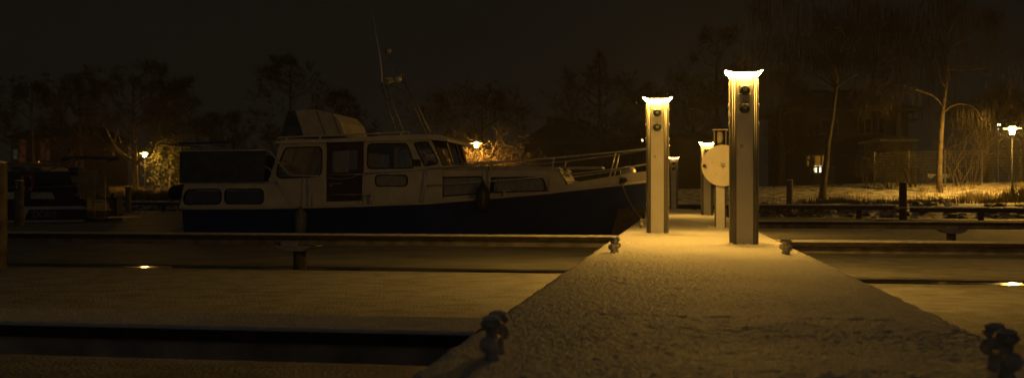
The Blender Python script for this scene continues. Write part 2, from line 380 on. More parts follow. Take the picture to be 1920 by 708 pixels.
# ------------------------------------------------------------------ shore dock
def seg(s0, s1, off=0.0, wid=1.1, top=0.10):
    a = xy(s0, off); b = xy(s1, off); return a, b
dock = thing('shore_dock', 'low timber dock on short legs running along the far shore', 'dock', (*xy(20, 0), ICE))
def dockpart(s0, s1, off, top, th=.20):
    a = xy(s1, off); b = xy(s0, off)
    p = MB(); p.obox(a, b, 1.0, top - th, top - .03); p.build('beam', M['darkwood'], dock)
    p = MB(); p.obox(xy(s1, off - .02), xy(s0, off - .02), 1.04, top - .028, top + .012); p.build('snow_cover', M['snow'], dock)
    k = s0 + 1.5
    while k < s1:
        q = MB(); c = xy(k, off + .3); q.tube([(c[0], c[1], ICE - .3), (c[0], c[1], top - th)], .12, 8); q.build('leg', M['darkwood'], dock); k += 5.5
dockpart(-22, 4.15, -.3, 0.02); dockpart(4.7, 16, .2, 0.10); dockpart(16.03, 72, .2, 0.11)
mb = MB(); a = xy(4.65, -1.1); mb.obox(xy(4.66, -1.2), xy(4.17, -1.2), 2.3, -.02, .05); mb.build('landing', M['deck'], dock)

def mooring_post(px, d, top_py, width, label, parts_cap=True, square=True, foot=ICE - .3, m='post'):
    p = PD(px, top_py, d)
    t = thing('mooring_post', label, 'mooring post', (p.x, p.y, max(foot, ICE)), 'wooden mooring posts')
    h = width / 2
    mb = MB()
    prof = [(h * .98, foot), (h, -.1), (h * 1.0, p.z - .02), (h * .93, p.z)] 
    mb.lathe(prof, 14 if not square else 8, at=(p.x, p.y, 0)); mb.build('shaft', M[m], t)
    mb = MB(); mb.lathe([(h * .9, p.z + .001), (h * .97, p.z + .014), (h * .6, p.z + .034), (.01, p.z + .04)], 14, at=(p.x, p.y, 0)); mb.build('snow_cap', M['snow'] if m != 'dark' else M['snow'], t)
    return t, p
mooring_post(-8, 13.75, 306, .29, 'thick pale post cut off by the left edge of the picture')
tp, p2 = mooring_post(36, 33.2, 339, .30, 'mooring post marked with a white 2, in front of the dark boat')
text_mesh('number', '2', .24, M['whitepaint'], tp, (p2.x + .02, p2.y - .165, p2.z - .16), (PI / 2, 0, math.radians(4)))
mb = MB(); mb.box(p2.x - .11, p2.x + .13, p2.y - .16, p2.y - .150, p2.z - .30, p2.z - .03); mb.build('number_plate', M['darkwood'], tp)
mooring_post(241, 58, 350, .33, 'dark post beside the lamplit tree on the left shore')
mooring_post(1693, 41.0, 342, .31, 'tall dark post standing in front of the shore dock on the right', m='darkwood')
mooring_post(1480.5, 46.5, 338, .30, 'grey post rising behind the shore dock, right of the jetty')

# ------------------------------------------------------------------ power pedestals
def ped_section(w, d, c):
    return [(-w / 2 + c, -d / 2), (w / 2 - c, -d / 2), (w / 2, -d / 2 + c), (w / 2, d / 2 - c), (w / 2 - c, d / 2), (-w / 2 + c, d / 2), (-w / 2, d / 2 - c), (-w / 2, -d / 2 + c)]
def make_pedestal():
    t = thing('power_pedestal', 'x', 'power pedestal', (0, 0, 0), 'lit power pedestals on the jetty')
    w, d, c, h = .285, .30, .052, 1.80
    mb = MB(); mb.prism(ped_section(w, d, c), 0.0, h, lambda u, v, z: (u, v, z))
    # extruded ribs along the chamfers
    for sx in (-1, 1):
        for k in (0.22, 0.62):
            x = sx * (w / 2 - c + c * k); y = -d / 2 + c * k
            mb.tube([(x, y - .003, .01), (x, y - .003, h - .01)], .0065, 6)
        for yy in (-.05, .04): mb.box(min(sx * w / 2, sx * (w / 2 + .006)), max(sx * w / 2, sx * (w / 2 + .006)), yy, yy + .018, .01, h - .01)
    mb.build('column', M['alu'], t)
    mb = MB(); mb.box(-w / 2 + c + .006, w / 2 - c - .006, -d / 2 - .006, -d / 2 + .002, .012, h - .02, .002); mb.build('front_panel', M['panel'], t)
    for sx in (-1, 1):
        mb = MB(); x = sx * (w / 2 + .007); mb.box(min(x, x + sx * .004), max(x, x + sx * .004), -.028, .036, .1, h - .03, .001); mb.build('side_panel', M['panel'], t)
    yf = -d / 2 - .006
    for z in (1.655, 1.46):
        s_ = MB(); s_.box(-.062, .062, yf - .010, yf, z - .055, z + .055, .006); so = s_.build('socket', M['socketgrey'], t)
        k = MB(); k.lathe([(.046, 0), (.054, .006), (.054, .030), (.047, .040), (.014, .043)], 20, 'y', (0, yf - .009, z - .004)); k.build('socket_cover', M['socket'], so)
        k = MB(); k.box(-.014, .014, yf - .030, yf - .008, z + .043, z + .066, .004); k.build('hinge', M['socketgrey'], so)
        k = MB(); k.box(-.018, .018, yf - .0545, yf - .050, z - .016, z + .012, .001); k.build('label_plate', M['socketgrey'], so)
        for sx in (-1, 1):
            for sz in (-1, 1):
                k = MB(); k.lathe([(.0075, 0), (.0075, .006), (.004, .009)], 8, 'y', (sx * .053, yf - .010, z + sz * .047)); k.build('screw', M['chrome'], so)
    mb = MB(); mb.lathe([(.020, 0), (.020, .004), (.014, .010), (.006, .012)], 14, 'y', (-.028, yf, 1.065)); mb.build('lock', M['iron'], t)
    for sx in (-1, 1):
        for z in (1.50, 1.30, .62, .56, .42):
            mb = MB(); x = sx * (w / 2 + .010)
            r = .028 if z > 1 else .009
            mb.lathe([(r, 0), (r, sx * (.006 if z > 1 else .005)), (r * .5, sx * (.010 if z > 1 else .008))], 14, 'x', (x, 0.0, z)); mb.build('side_socket' if z > 1 else 'side_bolt', M['socketgrey'] if z > 1 else M['chrome'], t)
    # flared lens under a thin cap, corners lifted
    b = ped_section(w - .004, d - .004, c); md = ped_section(.306, .338, c); tpv = ped_section(.392, .375, .078)
    def lift(u): return .042 * (min(abs(u) / .196, 1) ** 4)
    vs = [(u, v, h - .004) for u, v in b] + [(u, v, h + .022) for u, v in md] + [(u, v, h + .027 + lift(u)) for u, v in tpv] + [(u * .8, v * .9, h + .034 + lift(u) * .3) for u, v in tpv]
    fs = [(k * 8 + i, k * 8 + (i + 1) % 8, k * 8 + 8 + (i + 1) % 8, k * 8 + 8 + i) for k in range(3) for i in range(8)]
    mb = MB(); mb.add(vs, fs)
    lens = mb.build('lamp_lens', M['pedglow'], t)
    lens.data.materials.append(M['pedside']); lens.data.materials.append(M['pedback'])
    for pl in lens.data.polygons:
        pl.material_index = 0 if pl.normal.y < -.5 else (2 if pl.normal.y > .3 else 1)
    mb = MB(); mb.prism([(u * .78, v * .88) for u, v in tpv], h + .026, h + .042, lambda u, v, z: (u, v, z)); mb.build('cap', M['alu'], t)
    return t
ped = make_pedestal()
plabs = ['nearest and tallest lit pedestal, with two round sockets, right of the hose reel', 'lit pedestal on the left side of the jetty by the bow of the blue boat',
         'small distant lit pedestal directly behind the hose reel', 'farthest pedestal, faintly lit, half hidden behind the left pedestal']
for i, lb in enumerate(plabs):
    o = ped if i == 0 else copy_tree(ped)
    o.location = (PEDS[i][0], PEDS[i][1], -.005); o['label'] = lb
    if i == 3:
        for ch in o.children:
            if ch.name.startswith('lamp_lens'): ch.data = ch.data.copy(); ch.data.materials[0] = M['pedglowdim']; ch.data.materials[1] = M['pedglowdim']; ch.data.materials[2] = M['pedglowdim']
# ------------------------------------------------------------------ water post with hose reel
hx, hy = PEDS[4]
wp = thing('hose_post', 'unlit grey water post with a clear top, holding the round hose reel', 'water post', (hx, hy, -.005))
def L(mb, o=(hx, hy, -.005)):
    mb.v = [(a + o[0], b + o[1], c + o[2]) for a, b, c in mb.v]; return mb
mb = MB(); mb.prism(ped_section(.175, .16, .02), 0, 1.33, lambda u, v, z: (u, v, z)); L(mb).build('column', M['alu'], wp)
mb = MB(); mb.box(-.066, .066, -.086, -.079, .01, 1.32, .002); L(mb).build('front_panel', M['panel'], wp)
mb = MB(); mb.lathe([(.078, 1.33), (.078, 1.565)], 20); L(mb).build('clear_top', M['lensoff'], wp)
mb = MB(); mb.lathe([(.05, 1.335), (.05, 1.55)], 16); L(mb).build('lamp_core', M['reel'], wp)
mb = MB()
for sx in (-1, 1): mb.box(sx * .09 - .012, sx * .09 + .012, -.03, .03, 1.3, 1.57, .003)
L(mb).build('side_strut', M['alu'], wp)
mb = MB(); mb.box(-.125, .125, -.11, .11, 1.57, 1.592, .004); L(mb).build('cap', M['iron'], wp)
for sx in (-.03, .035):
    mb = MB(); mb.lathe([(.008, 0), (.005, .006)], 8, 'y', (sx, -.086, .09)); L(mb).build('bolt', M['iron'], wp)
rc = (hx + .035, hy - .15, 1.005)
hr = thing('hose_reel', 'round cream hose reel drum mounted on the water post', 'hose reel', rc)
mb = MB(); mb.lathe([(.325, 0), (.33, .004), (.33, .010), (.322, .014)], 56, 'y', rc, smooth=False); mb.build('front_disc', M['reel'], hr)
mb = MB(); mb.lathe([(.33, -.20), (.33, -.188)], 40, 'y', rc); mb.v = [(a, b - .0, c) for a, b, c in mb.v]; 
mb.v = [(a, b - .12, c) for a, b, c in mb.v]; mb.build('back_disc', M['reel'], hr)
mb = MB(); mb.lathe([(.2, -.075), (.2, 0)], 30, 'y', rc); mb.build('hose', M['rubber'], hr)
mb = MB(); mb.lathe([(.034, .014), (.034, .022), (.018, .030), (.018, .04)], 16, 'y', rc); mb.build('hub', M['iron'], hr)
for k in range(10):
    a = k * PI / 5 + .3; r = .052 if k % 2 else .17
    mb = MB(); mb.lathe([(.009, .014), (.006, .019)], 8, 'y', (rc[0] + r * math.cos(a), rc[1], rc[2] + r * math.sin(a))); mb.build('bolt', M['iron'], hr)
mb = MB(); mb.lathe([(.016, .014), (.014, .05), (.026, .055), (.026, .10), (.018, .105)], 14, 'y', (rc[0] - .29, rc[1], rc[2] - .005)); mb.build('crank_knob', M['rubber'], hr)
gc = (hx - .17, hy - .06, .02)
mb = MB(); mb.tube([(gc[0] - .06, gc[1], .02), (gc[0] + .06, gc[1] + .01, .035)], .016, 8); mb.tube([(gc[0], gc[1], .0), (gc[0] + .01, gc[1], .06)], .02, 8)
tag(mb.build('hose_coupling', M['iron']), 'small metal hose coupling lying in the snow at the foot of the water post', 'coupling')

# ------------------------------------------------------------------ bollards
def make_bollard():
    t = thing('bollard', 'x', 'bollard', (0, 0, 0), 'small twin-post bollards along the jetty edges')
    mb = MB(); mb.box(-.052, .052, -.13, .13, 0, .012, .004); mb.build('base_plate', M['iron'], t)
    for sy in (-1, 1):
        y = sy * .072
        mb = MB(); mb.lathe([(.030, .010), (.022, .03), (.019, .06), (.019, .105), (.023, .118)], 16, at=(0, y, 0)); mb.build('post', M['iron'], t)
        mb = MB(); mb.lathe([(.020, .116), (.036, .128), (.038, .138), (.030, .147), (.012, .151)], 18, at=(0, y, 0)); mb.build('mushroom_cap', M['iron'], t)
        mb = MB(); 
        pr = []
        for k in range(7):
            a = PI * k / 6; pr.append((max(.004, .029 * math.sin(a)), -math.cos(a) * .019))
        mb.lathe(pr, 16, 'y', (0, sy * .150, .078)); mb.build('end_knob', M['iron'], t)
    mb = MB(); mb.tube([(0, -.14, .078), (0, .14, .078)], .013, 12); mb.build('cross_bar', M['iron'], t)
    return t
b0 = make_bollard()
blabs = [(-.61, 3.36, 'blurred dark bollard nearest the camera on the left jetty edge'), (-.59, 9.53, 'middle bollard on the left jetty edge, just before the left pedestal'),
         (-.59, 16.7, 'farthest bollard on the left edge, under the bow of the blue boat'), (.965, 3.28, 'blurred bollard in the lower right corner of the picture'),
         (.967, 9.53, 'snow-capped bollard on the right jetty edge below the tallest pedestal')]
for i, (x, y, lb) in enumerate(blabs):
    o = b0 if i == 0 else copy_tree(b0)
    o.location = (x, y, -.012); o['label'] = lb; o.rotation_euler.z = math.radians((2, -9, 0, -4, 6)[i])
    if True:
        for sy in (-1, 1):
            q = MB(); q.lathe([(.030, .150), (.031, .155), (.020, .162), (.004, .165)], 12, at=(0, sy * .072, 0)); s_ = q.build('snow_cap', M['snow'], None); s_.parent = o
# ------------------------------------------------------------------ street lamps
def street_lamp(px, d, disc_py, label, R=.40, cool=False, gl='streetglow'):
    p = PD(px, disc_py, d); g = H(p.x, p.y); z = p.z
    t = thing('street_lamp', label, 'street lamp', (p.x, p.y, g))
    k = R / .40
    mb = MB(); mb.lathe([(.07, g - .1), (.07, g + .5), (.045, g + .55), (.038, z - .30 * k)], 12, at=(p.x, p.y, 0)); mb.build('pole', M['lamppole'] if not cool else M['steel'], t)
    if cool:
        mb = MB(); mb.box(p.x - .05, p.x + .22, p.y - .1, p.y + .1, z - .02, z + .08, .02); mb.build('lamp_head', M['steel'], t)
        mb = MB(); mb.box(p.x - .04, p.x + .21, p.y - .11, p.y + .09, z - .06, z - .022, .01); mb.build('lamp_glass', M['coolglow'], t); return t
    mb = MB(); mb.lathe([(.05, z - .33 * k), (.10 * k, z - .32 * k), (.11 * k, z - .29 * k)], 14, at=(p.x, p.y, 0)); mb.build('collar', M['lamppole'], t)
    mb = MB(); mb.lathe([(.095 * k, z - .29 * k), (.11 * k, z - .18 * k), (.145 * k, z - .012)], 16, at=(p.x, p.y, 0)); mb.build('lamp_glass', M[gl], t)
    mb = MB(); mb.lathe([(.175 * k, z - .010), (R, z + .0), (R, z + .012), (.17 * k, z + .035)], 28, at=(p.x, p.y, 0)); mb.build('shade_disc', M['lampcap'], t)  # disc emits too, standing in for the lamplight falling on it
    mb = MB(); mb.lathe([(.165 * k, z + .037), (.175 * k, z + .075), (.12 * k, z + .11)], 16, at=(p.x, p.y, 0)); mb.build('top_glass', M['lampcap'], t)
    return t
street_lamp(1898, 50, 241, 'brightest park lantern, at the right edge by the wire mesh fence')
street_lamp(893, 72, 269, 'park lantern in front of the frosted shrub, above the boat foredeck', .38, gl='streetglow2')
street_lamp(271.5, 85, 288, 'park lantern beside the forked tree on the left shore', .38, gl='streetglow2')
street_lamp(1872, 88, 233, 'tiny whitish lamp on a thin pole far behind the fence', cool=True)

# ------------------------------------------------------------------ blue cabin cruiser
def proj(p):
    v = Vector((p[0], p[1], 0)); d = v.dot(FW); return CX + FPX * v.dot(RT) / d, HY - FPX * (p[2] - CAMZ) / d
def lerp_tab(tab, x):
    if x <= tab[0][0]: return tab[0][1]
    for (a, va), (b, vb) in zip(tab, tab[1:]):
        if x <= b: return va + (vb - va) * (x - a) / (b - a)
    return tab[-1][1]
YC = 25.75; XS = PY(341, 390, 24.15).x; XB = -0.32
def hb(x):
    t = (x - XS) / (XB - XS)
    if t < .45: return 1.60 + .15 * math.sin(t / .45 * PI / 2)
    return 1.75 * max(0.0, 1 - ((t - .45) / .55) ** 3.0) 
def zat(x, y, tab):                    # height of a traced image line over a plan position
    px, _ = proj((x, y, 0)); py = lerp_tab(tab, px); d = Vector((x, y, 0)).dot(FW); return CAMZ + (HY - py) / FPX * d
SHEER = [(335, 391), (500, 390), (640, 387), (800, 381), (940, 369.5), (1025, 361.8), (1100, 352.8), (1215, 340.6), (1250, 337)]
BULW = [(1022, 355), (1027, 354.6), (1082, 341), (1141, 331), (1215, 319.6), (1250, 315)]
boat = thing('cabin_cruiser', 'large steel cabin cruiser with dark blue hull and cream superstructure, bow over the jetty', 'motor boat', (-6.5, YC, ICE))
def RP(px, py, inset=.06, far=False):   # point on the hull edge (plan curve) seen at a pixel
    y = 24.1
    for _ in range(12):
        p = PY(px, py, y); y = YC - max(0.05, hb(min(p.x, XB)) - inset)
    p = PY(px, py, y)
    return Vector((p.x, 2 * YC - p.y, p.z)) if far else p
N = 60; rows = []
for i in range(N + 1):
    t = i / N; t = t ** .85 if t > .5 else t; t = min(1, t) ; t = i / N
    x = XS + (XB - XS) * (1 - (1 - t) ** 1.35)
    h = max(hb(x), .03); z1 = zat(x, YC - h, SHEER); tt = (x - XS) / (XB - XS); row = []
    for f in (0, .15, .35, .6, .85, 1.0, 1.25):
        z = z1 + (-0.56 - z1) * f
        fl = 1 - .42 * (tt ** 3) * f - (.25 if f > 1 else 0)
        xx = x - .62 * (z1 - z) * tt ** 7 + .10 * (z1 - z) * (1 - tt) ** 8
        row.append((xx, h * fl, z))
    rows.append(row)
mb = MB(); K = 7
for side in (-1, 1):
    vs = [(a, YC + side * b, c) for r in rows for a, b, c in r]
    fs = [(i * K + k, (i + 1) * K + k, (i + 1) * K + k + 1, i * K + k + 1) for i in range(N) for k in range(K - 1)]
    mb.add(vs, fs, True)
vs = [(a, YC - b, c) for a, b, c in rows[0]] + [(a, YC + b, c) for a, b, c in rows[0][::-1]]; mb.add(vs, [tuple(range(len(vs)))])
mb.build('hull', M['hull'], boat)
mb = MB(); vs = []; 
for r in rows: a, b, c = r[0]; vs += [(a, YC - b, c - .03), (a, YC + b, c - .03)]
mb.add(vs, [(2 * i, 2 * i + 2, 2 * i + 3, 2 * i + 1) for i in range(N)]); mb.build('deck', M['deck'], boat)
for side in (-1, 1):
    mb = MB(); mb.tube([(r[0][0], YC + side * (r[0][1] + .012), r[0][2] + .0) for r in rows], .028, 8); mb.build('rub_rail', M['cream'], boat)
# bulwark at the bow
mb = MB(); x0 = RP(1026, 358, 0).x
for side in (-1, 1):
    vs = []; n_ = 0
    for r in rows:
        a, b, c = r[0]
        if a < x0 - .1: continue
        zt = zat(a, YC - b, BULW); dx = .62 * (zt - c) * ((a - XS) / (XB - XS)) ** 7 * .3
        vs += [(a, YC + side * b, c), (a + dx, YC + side * (b + .02), zt), (a + dx, YC + side * max(b - .05, .0), zt), (a, YC + side * max(b - .05, 0), c)]; n_ += 1
    fs = []
    for i in range(n_ - 1):
        for k in range(4): fs.append((i * 4 + k, (i + 1) * 4 + k, (i + 1) * 4 + (k + 1) % 4, i * 4 + (k + 1) % 4))
    fs.append((0, 1, 2, 3)); mb.add(vs, fs)
mb.build('bulwark', M['cream'], boat)
def rr(pts, r=3.0, n=4):                # round the corners of a pixel outline
    out = []; m = len(pts)
    for i in range(m):
        p = Vector(pts[i]); a = Vector(pts[i - 1]); b = Vector(pts[(i + 1) % m])
        ra = min(r, (a - p).length * .45); rb = min(r, (b - p).length * .45)
        p0 = p + (a - p).normalized() * ra; p1 = p + (b - p).normalized() * rb
        for k in range(n + 1):
            t = k / n; q = p0 * (1 - t) ** 2 + p * 2 * t * (1 - t) + p1 * t * t; out.append((q.x, q.y))
    return out
def xz(pts, Y): return [(q.x, q.z) for q in (PY(a, b, Y) for a, b in pts)]
def wallmesh(mb, outer, holes, Y, th=.035, sides=(0, 1)):
    o = xz(outer, Y); hs = [xz(h, Y) for h in holes]; loops = [o] + hs
    tr = tessellate_polygon([[Vector((a, b, 0)) for a, b in l] for l in loops]); flat = [p for l in loops for p in l]; n = len(flat)
    for Y0, Y1 in [((Y, Y + th), (2 * YC - Y, 2 * YC - Y - th))[k_] for k_ in sides]:
        vs = [(a, Y0, b) for a, b in flat] + [(a, Y1, b) for a, b in flat]
        fs = [tuple(t) for t in tr] + [tuple(n + i for i in t) for t in tr]; k = 0
        for l in loops:
            m = len(l); fs += [(k + i, k + (i + 1) % m, n + k + (i + 1) % m, n + k + i) for i in range(m)]; k += m
        mb.add(vs, fs)
def window(h, Y, parent, curtain=None, gm='glass', fm='rubber', rad=.018, lab=None):
    l = xz(h, Y)
    for s_, Yw in ((1, Y), (-1, 2 * YC - Y)):
        mb = MB(); pts = [(a, Yw - s_ * .006, b) for a, b in l]; mb.tube(pts + [pts[0], pts[1]], rad, 6, cap=False); wf = mb.build('window', M[fm], parent)
        mb = MB(); mb.prism(l, Yw + s_ * .014, Yw + s_ * .020, lambda u, v, y: (u, y, v)); mb.build('pane', M[gm], wf)
        if curtain:
            (xa, xb) = curtain; ca = PY(xa, 0, Y).x; cb = PY(xb, 0, Y).x; zt = max(b for a, b in l) + .02; zb = min(b for a, b in l) - .03
            vs = []; nn = 90
            for i in range(nn + 1):
                x = ca + (cb - ca) * i / nn; yy = Yw + s_ * (.075 + .018 * math.sin(i * 1.05) + .008 * math.sin(i * .37))
                vs += [(x, yy, zt), (x, yy + s_ * .004, zb)]
            mb = MB(); mb.add(vs, [(2 * i, 2 * i + 2, 2 * i + 3, 2 * i + 1) for i in range(nn)], True); mb.build('curtain', M['curtain'], wf)
def roofmesh(mb, prof, Y):
    mb.prism(xz(prof, Y), Y, 2 * YC - Y, lambda u, v, y: (u, y, v)); return mb
# aft cabin
YA = 24.22
w1 = rr([(344, 368), (352, 355), (413, 354), (416, 366), (413, 382), (346, 383)], 7); w2 = rr([(422, 354), (494, 354), (494, 382), (422, 382)], 9)
mb = MB(); wallmesh(mb, [(333, 391), (341, 362), (346, 344), (513, 343), (548, 391)], [w1, w2], YA)
p = xz([(341, 364), (333, 391)], YA)
mb.prism([(p[0][0], p[0][1]), (p[0][0] + .03, p[0][1]), (p[1][0] + .03, p[1][1]), (p[1][0], p[1][1])], YA, 2 * YC - YA, lambda u, v, y: (u, y, v))
mb.build('aft_cabin', M['cream'], boat)
for h in (w1, w2): window(h, YA, boat)
roofmesh(MB(), [(340, 345), (345, 341.5), (513, 340.5), (516, 345)], YA - .03).build('aft_cabin_roof', M['deck'], boat)
roofmesh(MB(), [(512, 344), (515, 343), (549, 389), (545, 391)], YA + .04).build('aft_companion_slope', M['cream'], boat)
a = PY(345, 350, YA); b = PY(512, 350, YA); mb = MB(); mb.box(a.x, b.x, YA + .35, 2 * YC - YA - .35, -.1, b.z - .1, .02); mb.build('cabin_dark_box', M['mahogany'], boat)  # solid dark box added so no lit ice shows through the windows
# wheelhouse
YW = 24.36
door = [(612, 266), (682, 263), (682, 376), (612, 378)]
wa = rr([(518, 327), (523, 306), (536, 277), (600, 275), (604, 284), (603, 322), (598, 330), (526, 334)], 5)
wb = rr([(690, 274), (694, 270), (761, 269), (766, 276), (776, 306), (774, 315), (694, 316), (689, 311)], 5)
wc = rr([(776, 268), (802, 266), (821, 301), (820, 307), (797, 311)], 4)
wd = rr([(704, 328), (764, 328), (764, 349), (704, 349)], 8)
for k_ in (0, 1):
    mb = MB(); wallmesh(mb, [(548, 392), (503, 337), (511, 322), (526, 262), (806, 258), (829, 313), (829, 392)], [door, wa, wb, wc, wd], YW, sides=(k_,))
    mb.build('wheelhouse_wall', M['cream'], boat)
for h in (wa, wb, wc): window(h, YW, boat)
window(wd, YW, boat, curtain=(702, 766))
dg = rr([(622, 282), (671, 280), (671, 323), (622, 325)], 2)
for k_ in (1, 0):
    mb = MB(); wallmesh(mb, [(613, 267), (681, 264), (681, 375.5), (613, 377.5)], [dg], YW - .012, .03, (k_,)); dr = mb.build('door', M['mahogany'], boat)
window(dg, YW - .014, dr.parent, curtain=(623, 652), fm='mahogany', rad=.014)
for a, b in (((617, 365), (679, 364)), ((617, 327.5), (679, 326)), ((617, 344), (640, 344))):
    mb = MB(); mb.tube([PY(*a, YW - .02), PY(*b, YW - .02)], .009, 6); mb.build('door_trim', M['chrome'], dr)
mb = MB(); mb.tube([PY(617, 348, YW - .03), PY(623, 348, YW - .03)], .012, 6); mb.build('handle', M['chrome'], dr)
roofmesh(MB(), [(516, 264.5), (640, 259), (767, 252), (822, 252), (838, 260), (840, 265), (806, 261.5), (640, 266), (516, 269)], 24.14).build('wheelhouse_roof', M['cream'], boat)
roofmesh(MB(), [(504, 337), (527, 264), (530, 264), (507, 337)], YW + .04).build('wheelhouse_back', M['cream'], boat)
# angled wind screen with panes
def quadpane(q, inset, nm, mx=(.25, .75)):
    q = [Vector(p) for p in q]; c = sum(q, Vector()) / 4; ins = [p + (c - p) * inset for p in q]; n_ = (q[1] - q[0]).cross(q[3] - q[0]).normalized() * .03
    mb = MB(); mb.add(q + ins + [p + n_ for p in q] + [p + n_ for p in ins], [(i, (i + 1) % 4, 4 + (i + 1) % 4, 4 + i) for i in range(4)] + [(8 + i, 8 + (i + 1) % 4, 12 + (i + 1) % 4, 12 + i) for i in range(4)] + [(4 + i, 4 + (i + 1) % 4, 12 + (i + 1) % 4, 12 + i) for i in range(4)])
    o = mb.build(nm, M['cream'], boat)
    mb = MB(); mb.add([p + n_ * .5 for p in ins], [(0, 1, 2, 3)]); mb.build('pane', M['glass'], o)
    mb = MB(); mb.tube(ins + [ins[0]], .016, 6, cap=False); mb.build('seal', M['rubber'], o)
A0 = PY(806, 260, YW); A1 = PY(829, 314, YW); B0 = PY(837, 262, 24.95); B1 = PY(853, 313, 24.95)
mir = lambda p: Vector((p.x, 2 * YC - p.y, p.z))
quadpane([A0, B0, B1, A1], .17, 'windscreen_corner'); quadpane([mir(A0), mir(B0), mir(B1), mir(A1)], .17, 'windscreen_corner')
mid0 = Vector((B0.x + .05, YC, B0.z)); mid1 = Vector((B1.x + .05, YC, B1.z))
quadpane([B0, mid0, mid1, B1], .12, 'windscreen'); quadpane([mid0, mir(B0), mir(B1), mid1], .12, 'windscreen')
# wheelhouse furniture seen through the windows
mb = MB(); q = PY(545, 325, 25.0); mb.lathe([(.02, -.16), (.28, -.13), (.34, 0), (.26, .14), (.03, .2)], 14, 'z', (q.x, 24.85, q.z)); mb.build('seat_cushion', M['cushion'], boat)
mb = MB(); a = PY(640, 300, 25.4); mb.box(a.x - .3, a.x + 1.9, 25.2, 26.3, a.z - 1.0, a.z - .25, .03); mb.build('cabin_locker', M['mahogany'], boat)
mb = MB(); a = PY(766, 305, 24.6); mb.lathe([(.075, 0), (.085, .02), (.02, .05)], 16, 'y', (a.x, 24.62, a.z)); mb.build('ship_clock', M['cream'], boat)
mb = MB(); mb.tube([(a.x + .5, 25.2, a.z - .1), (a.x + .55, 25.2, a.z + .02)], .2, 16); mb.build('steering_wheel', M['mahogany'], boat)
# fore cabin
YF = 24.5
wl = rr([(798, 370), (800, 360), (812, 333), (903, 331), (905, 334), (905, 362)], 4); wr = rr([(917, 361), (920, 333), (1012, 332), (1020, 338), (1025, 357)], 4)
outer = [(786, 386), (786, 318), (852, 314), (1046, 316), (1064, 343), (1056, 361)]
mb = MB(); wallmesh(mb, outer, [wl, wr], YF)
p = xz([(1046, 316), (1064, 343), (1056, 361)], YF); 
for a, b in zip(p, p[1:]): mb.prism([a, (a[0] - .035, a[1]), (b[0] - .035, b[1]), b], YF, 2 * YC - YF, lambda u, v, y: (u, y, v))
mb.build('fore_cabin', M['cream'], boat)
window(wl, YF, boat, curtain=(822, 904)); window(wr, YF, boat, curtain=(925, 1018))
roofmesh(MB(), [(828, 315), (834, 311.5), (960, 311), (1046, 313), (1052, 319), (960, 317.5), (840, 318)], YF - .06).build('fore_cabin_roof', M['deck'], boat)
mb = MB(); a = PY(1085, 312, 25.4); mb.box(a.x - .5, a.x + .6, 25.3, 26.2, a.z - .05, a.z - .005, .015); mb.build('hatch', M['deck'], boat)
mb = MB(); mb.lathe([(.16, 0), (.2, .02), (.2, .24), (.12, .33), (.02, .35)], 14, 'z', (PY(1178, 330, 25.5).x, 25.5, PY(1178, 337, 25.5).z)); mb.build('windlass', M['chrome'], boat)
for a, b in (((845, 309), (938, 303)), ((850, 305.5), (1000, 301))):
    mb = MB(); mb.tube([PY(*a, 24.8), PY(*b, 24.8)], .012, 6); mb.build('grab_rail', M['chrome'], boat)
# rails
def rail(pts, r=.017, far=False, nm='guard_rail', inset=.06):
    mb = MB(); mb.tube([RP(a, b, inset, far) for a, b in pts], r, 7); return mb.build(nm, M['chrome'], boat)
RT1 = [(801, 316), (850, 312), (911, 307), (960, 302), (1039, 295.8), (1100, 290), (1154, 285), (1197, 280), (1225, 276.5), (1246, 274)]
RL1 = [(799, 347.5), (900, 341), (960, 336.5), (1034, 330), (1100, 323), (1150, 317), (1215, 307), (1244, 303)]
for far in (False, True):
    rail(RT1, .021, far); rail(RL1, .016, far)
    rail([(683, 325), (740, 321), (801, 316)], .014, far)
    for a, b in (((1025.6, 360), (1039, 295.8)), ((1143.6, 331), (1154.4, 285)), ((915.6, 372), (921, 306)), ((792.5, 381), (802, 316.2)), ((680, 385), (681, 325))):
        rail([a, b], .019, far, 'stanchion')
    rail([(500, 281), (506, 284), (530, 313), (541, 326), (548, 329), (586, 329.5), (598, 330)], .021, far, 'stern_rail')
    rail([(494, 312), (503, 314), (525, 338), (548, 358)], .014, far, 'stern_rail'); rail([(585, 330), (584.5, 386)], .020, far, 'stanchion')
    rail([(608, 331), (622, 334), (636, 336), (655, 334), (670, 328), (682, 325)], .008, far, 'guard_wire')
mb = MB(); q0 = RP(1246, 274); mb.tube([q0, Vector((q0.x + .12, YC, q0.z + .02)), mir(q0)], .02, 7); mb.build('pulpit', M['chrome'], boat)
# canvas dodger round the aft deck, with folded bimini tubes
YD = YA - .05; mb = MB()
wallmesh(mb, [(337, 284.5), (345, 283), (420, 282.5), (499, 281), (497, 312), (494, 342), (337, 343)], [], YD, .02)
a = PY(337, 284, YD); b = PY(337, 343, YD); mb.prism([(a.x, a.z), (a.x + .02, a.z), (b.x + .02, b.z), (b.x, b.z)], YD, 2 * YC - YD, lambda u, v, y: (u, y, v))
mb.build('canvas_dodger', M['canvas'], boat)
for far in (False, True):
    f = (lambda p: mir(p)) if far else (lambda p: p)
    mb = MB(); mb.tube([f(PY(*q, YD - .01)) for q in ((336, 286), (340, 283), (420, 282), (500, 281))], .018, 7); mb.build('dodger_rail', M['chrome'], boat)
    mb = MB(); mb.tube([f(PY(*q, YD + .1)) for q in ((302, 269), (350, 271.5), (421, 279))], .016, 6); mb.build('bimini_tube', M['steel'], boat)
    mb = MB(); mb.tube([f(PY(*q, YD + .2)) for q in ((318, 272), (380, 275), (423, 280))], .014, 6); mb.build('bimini_tube', M['steel'], boat)
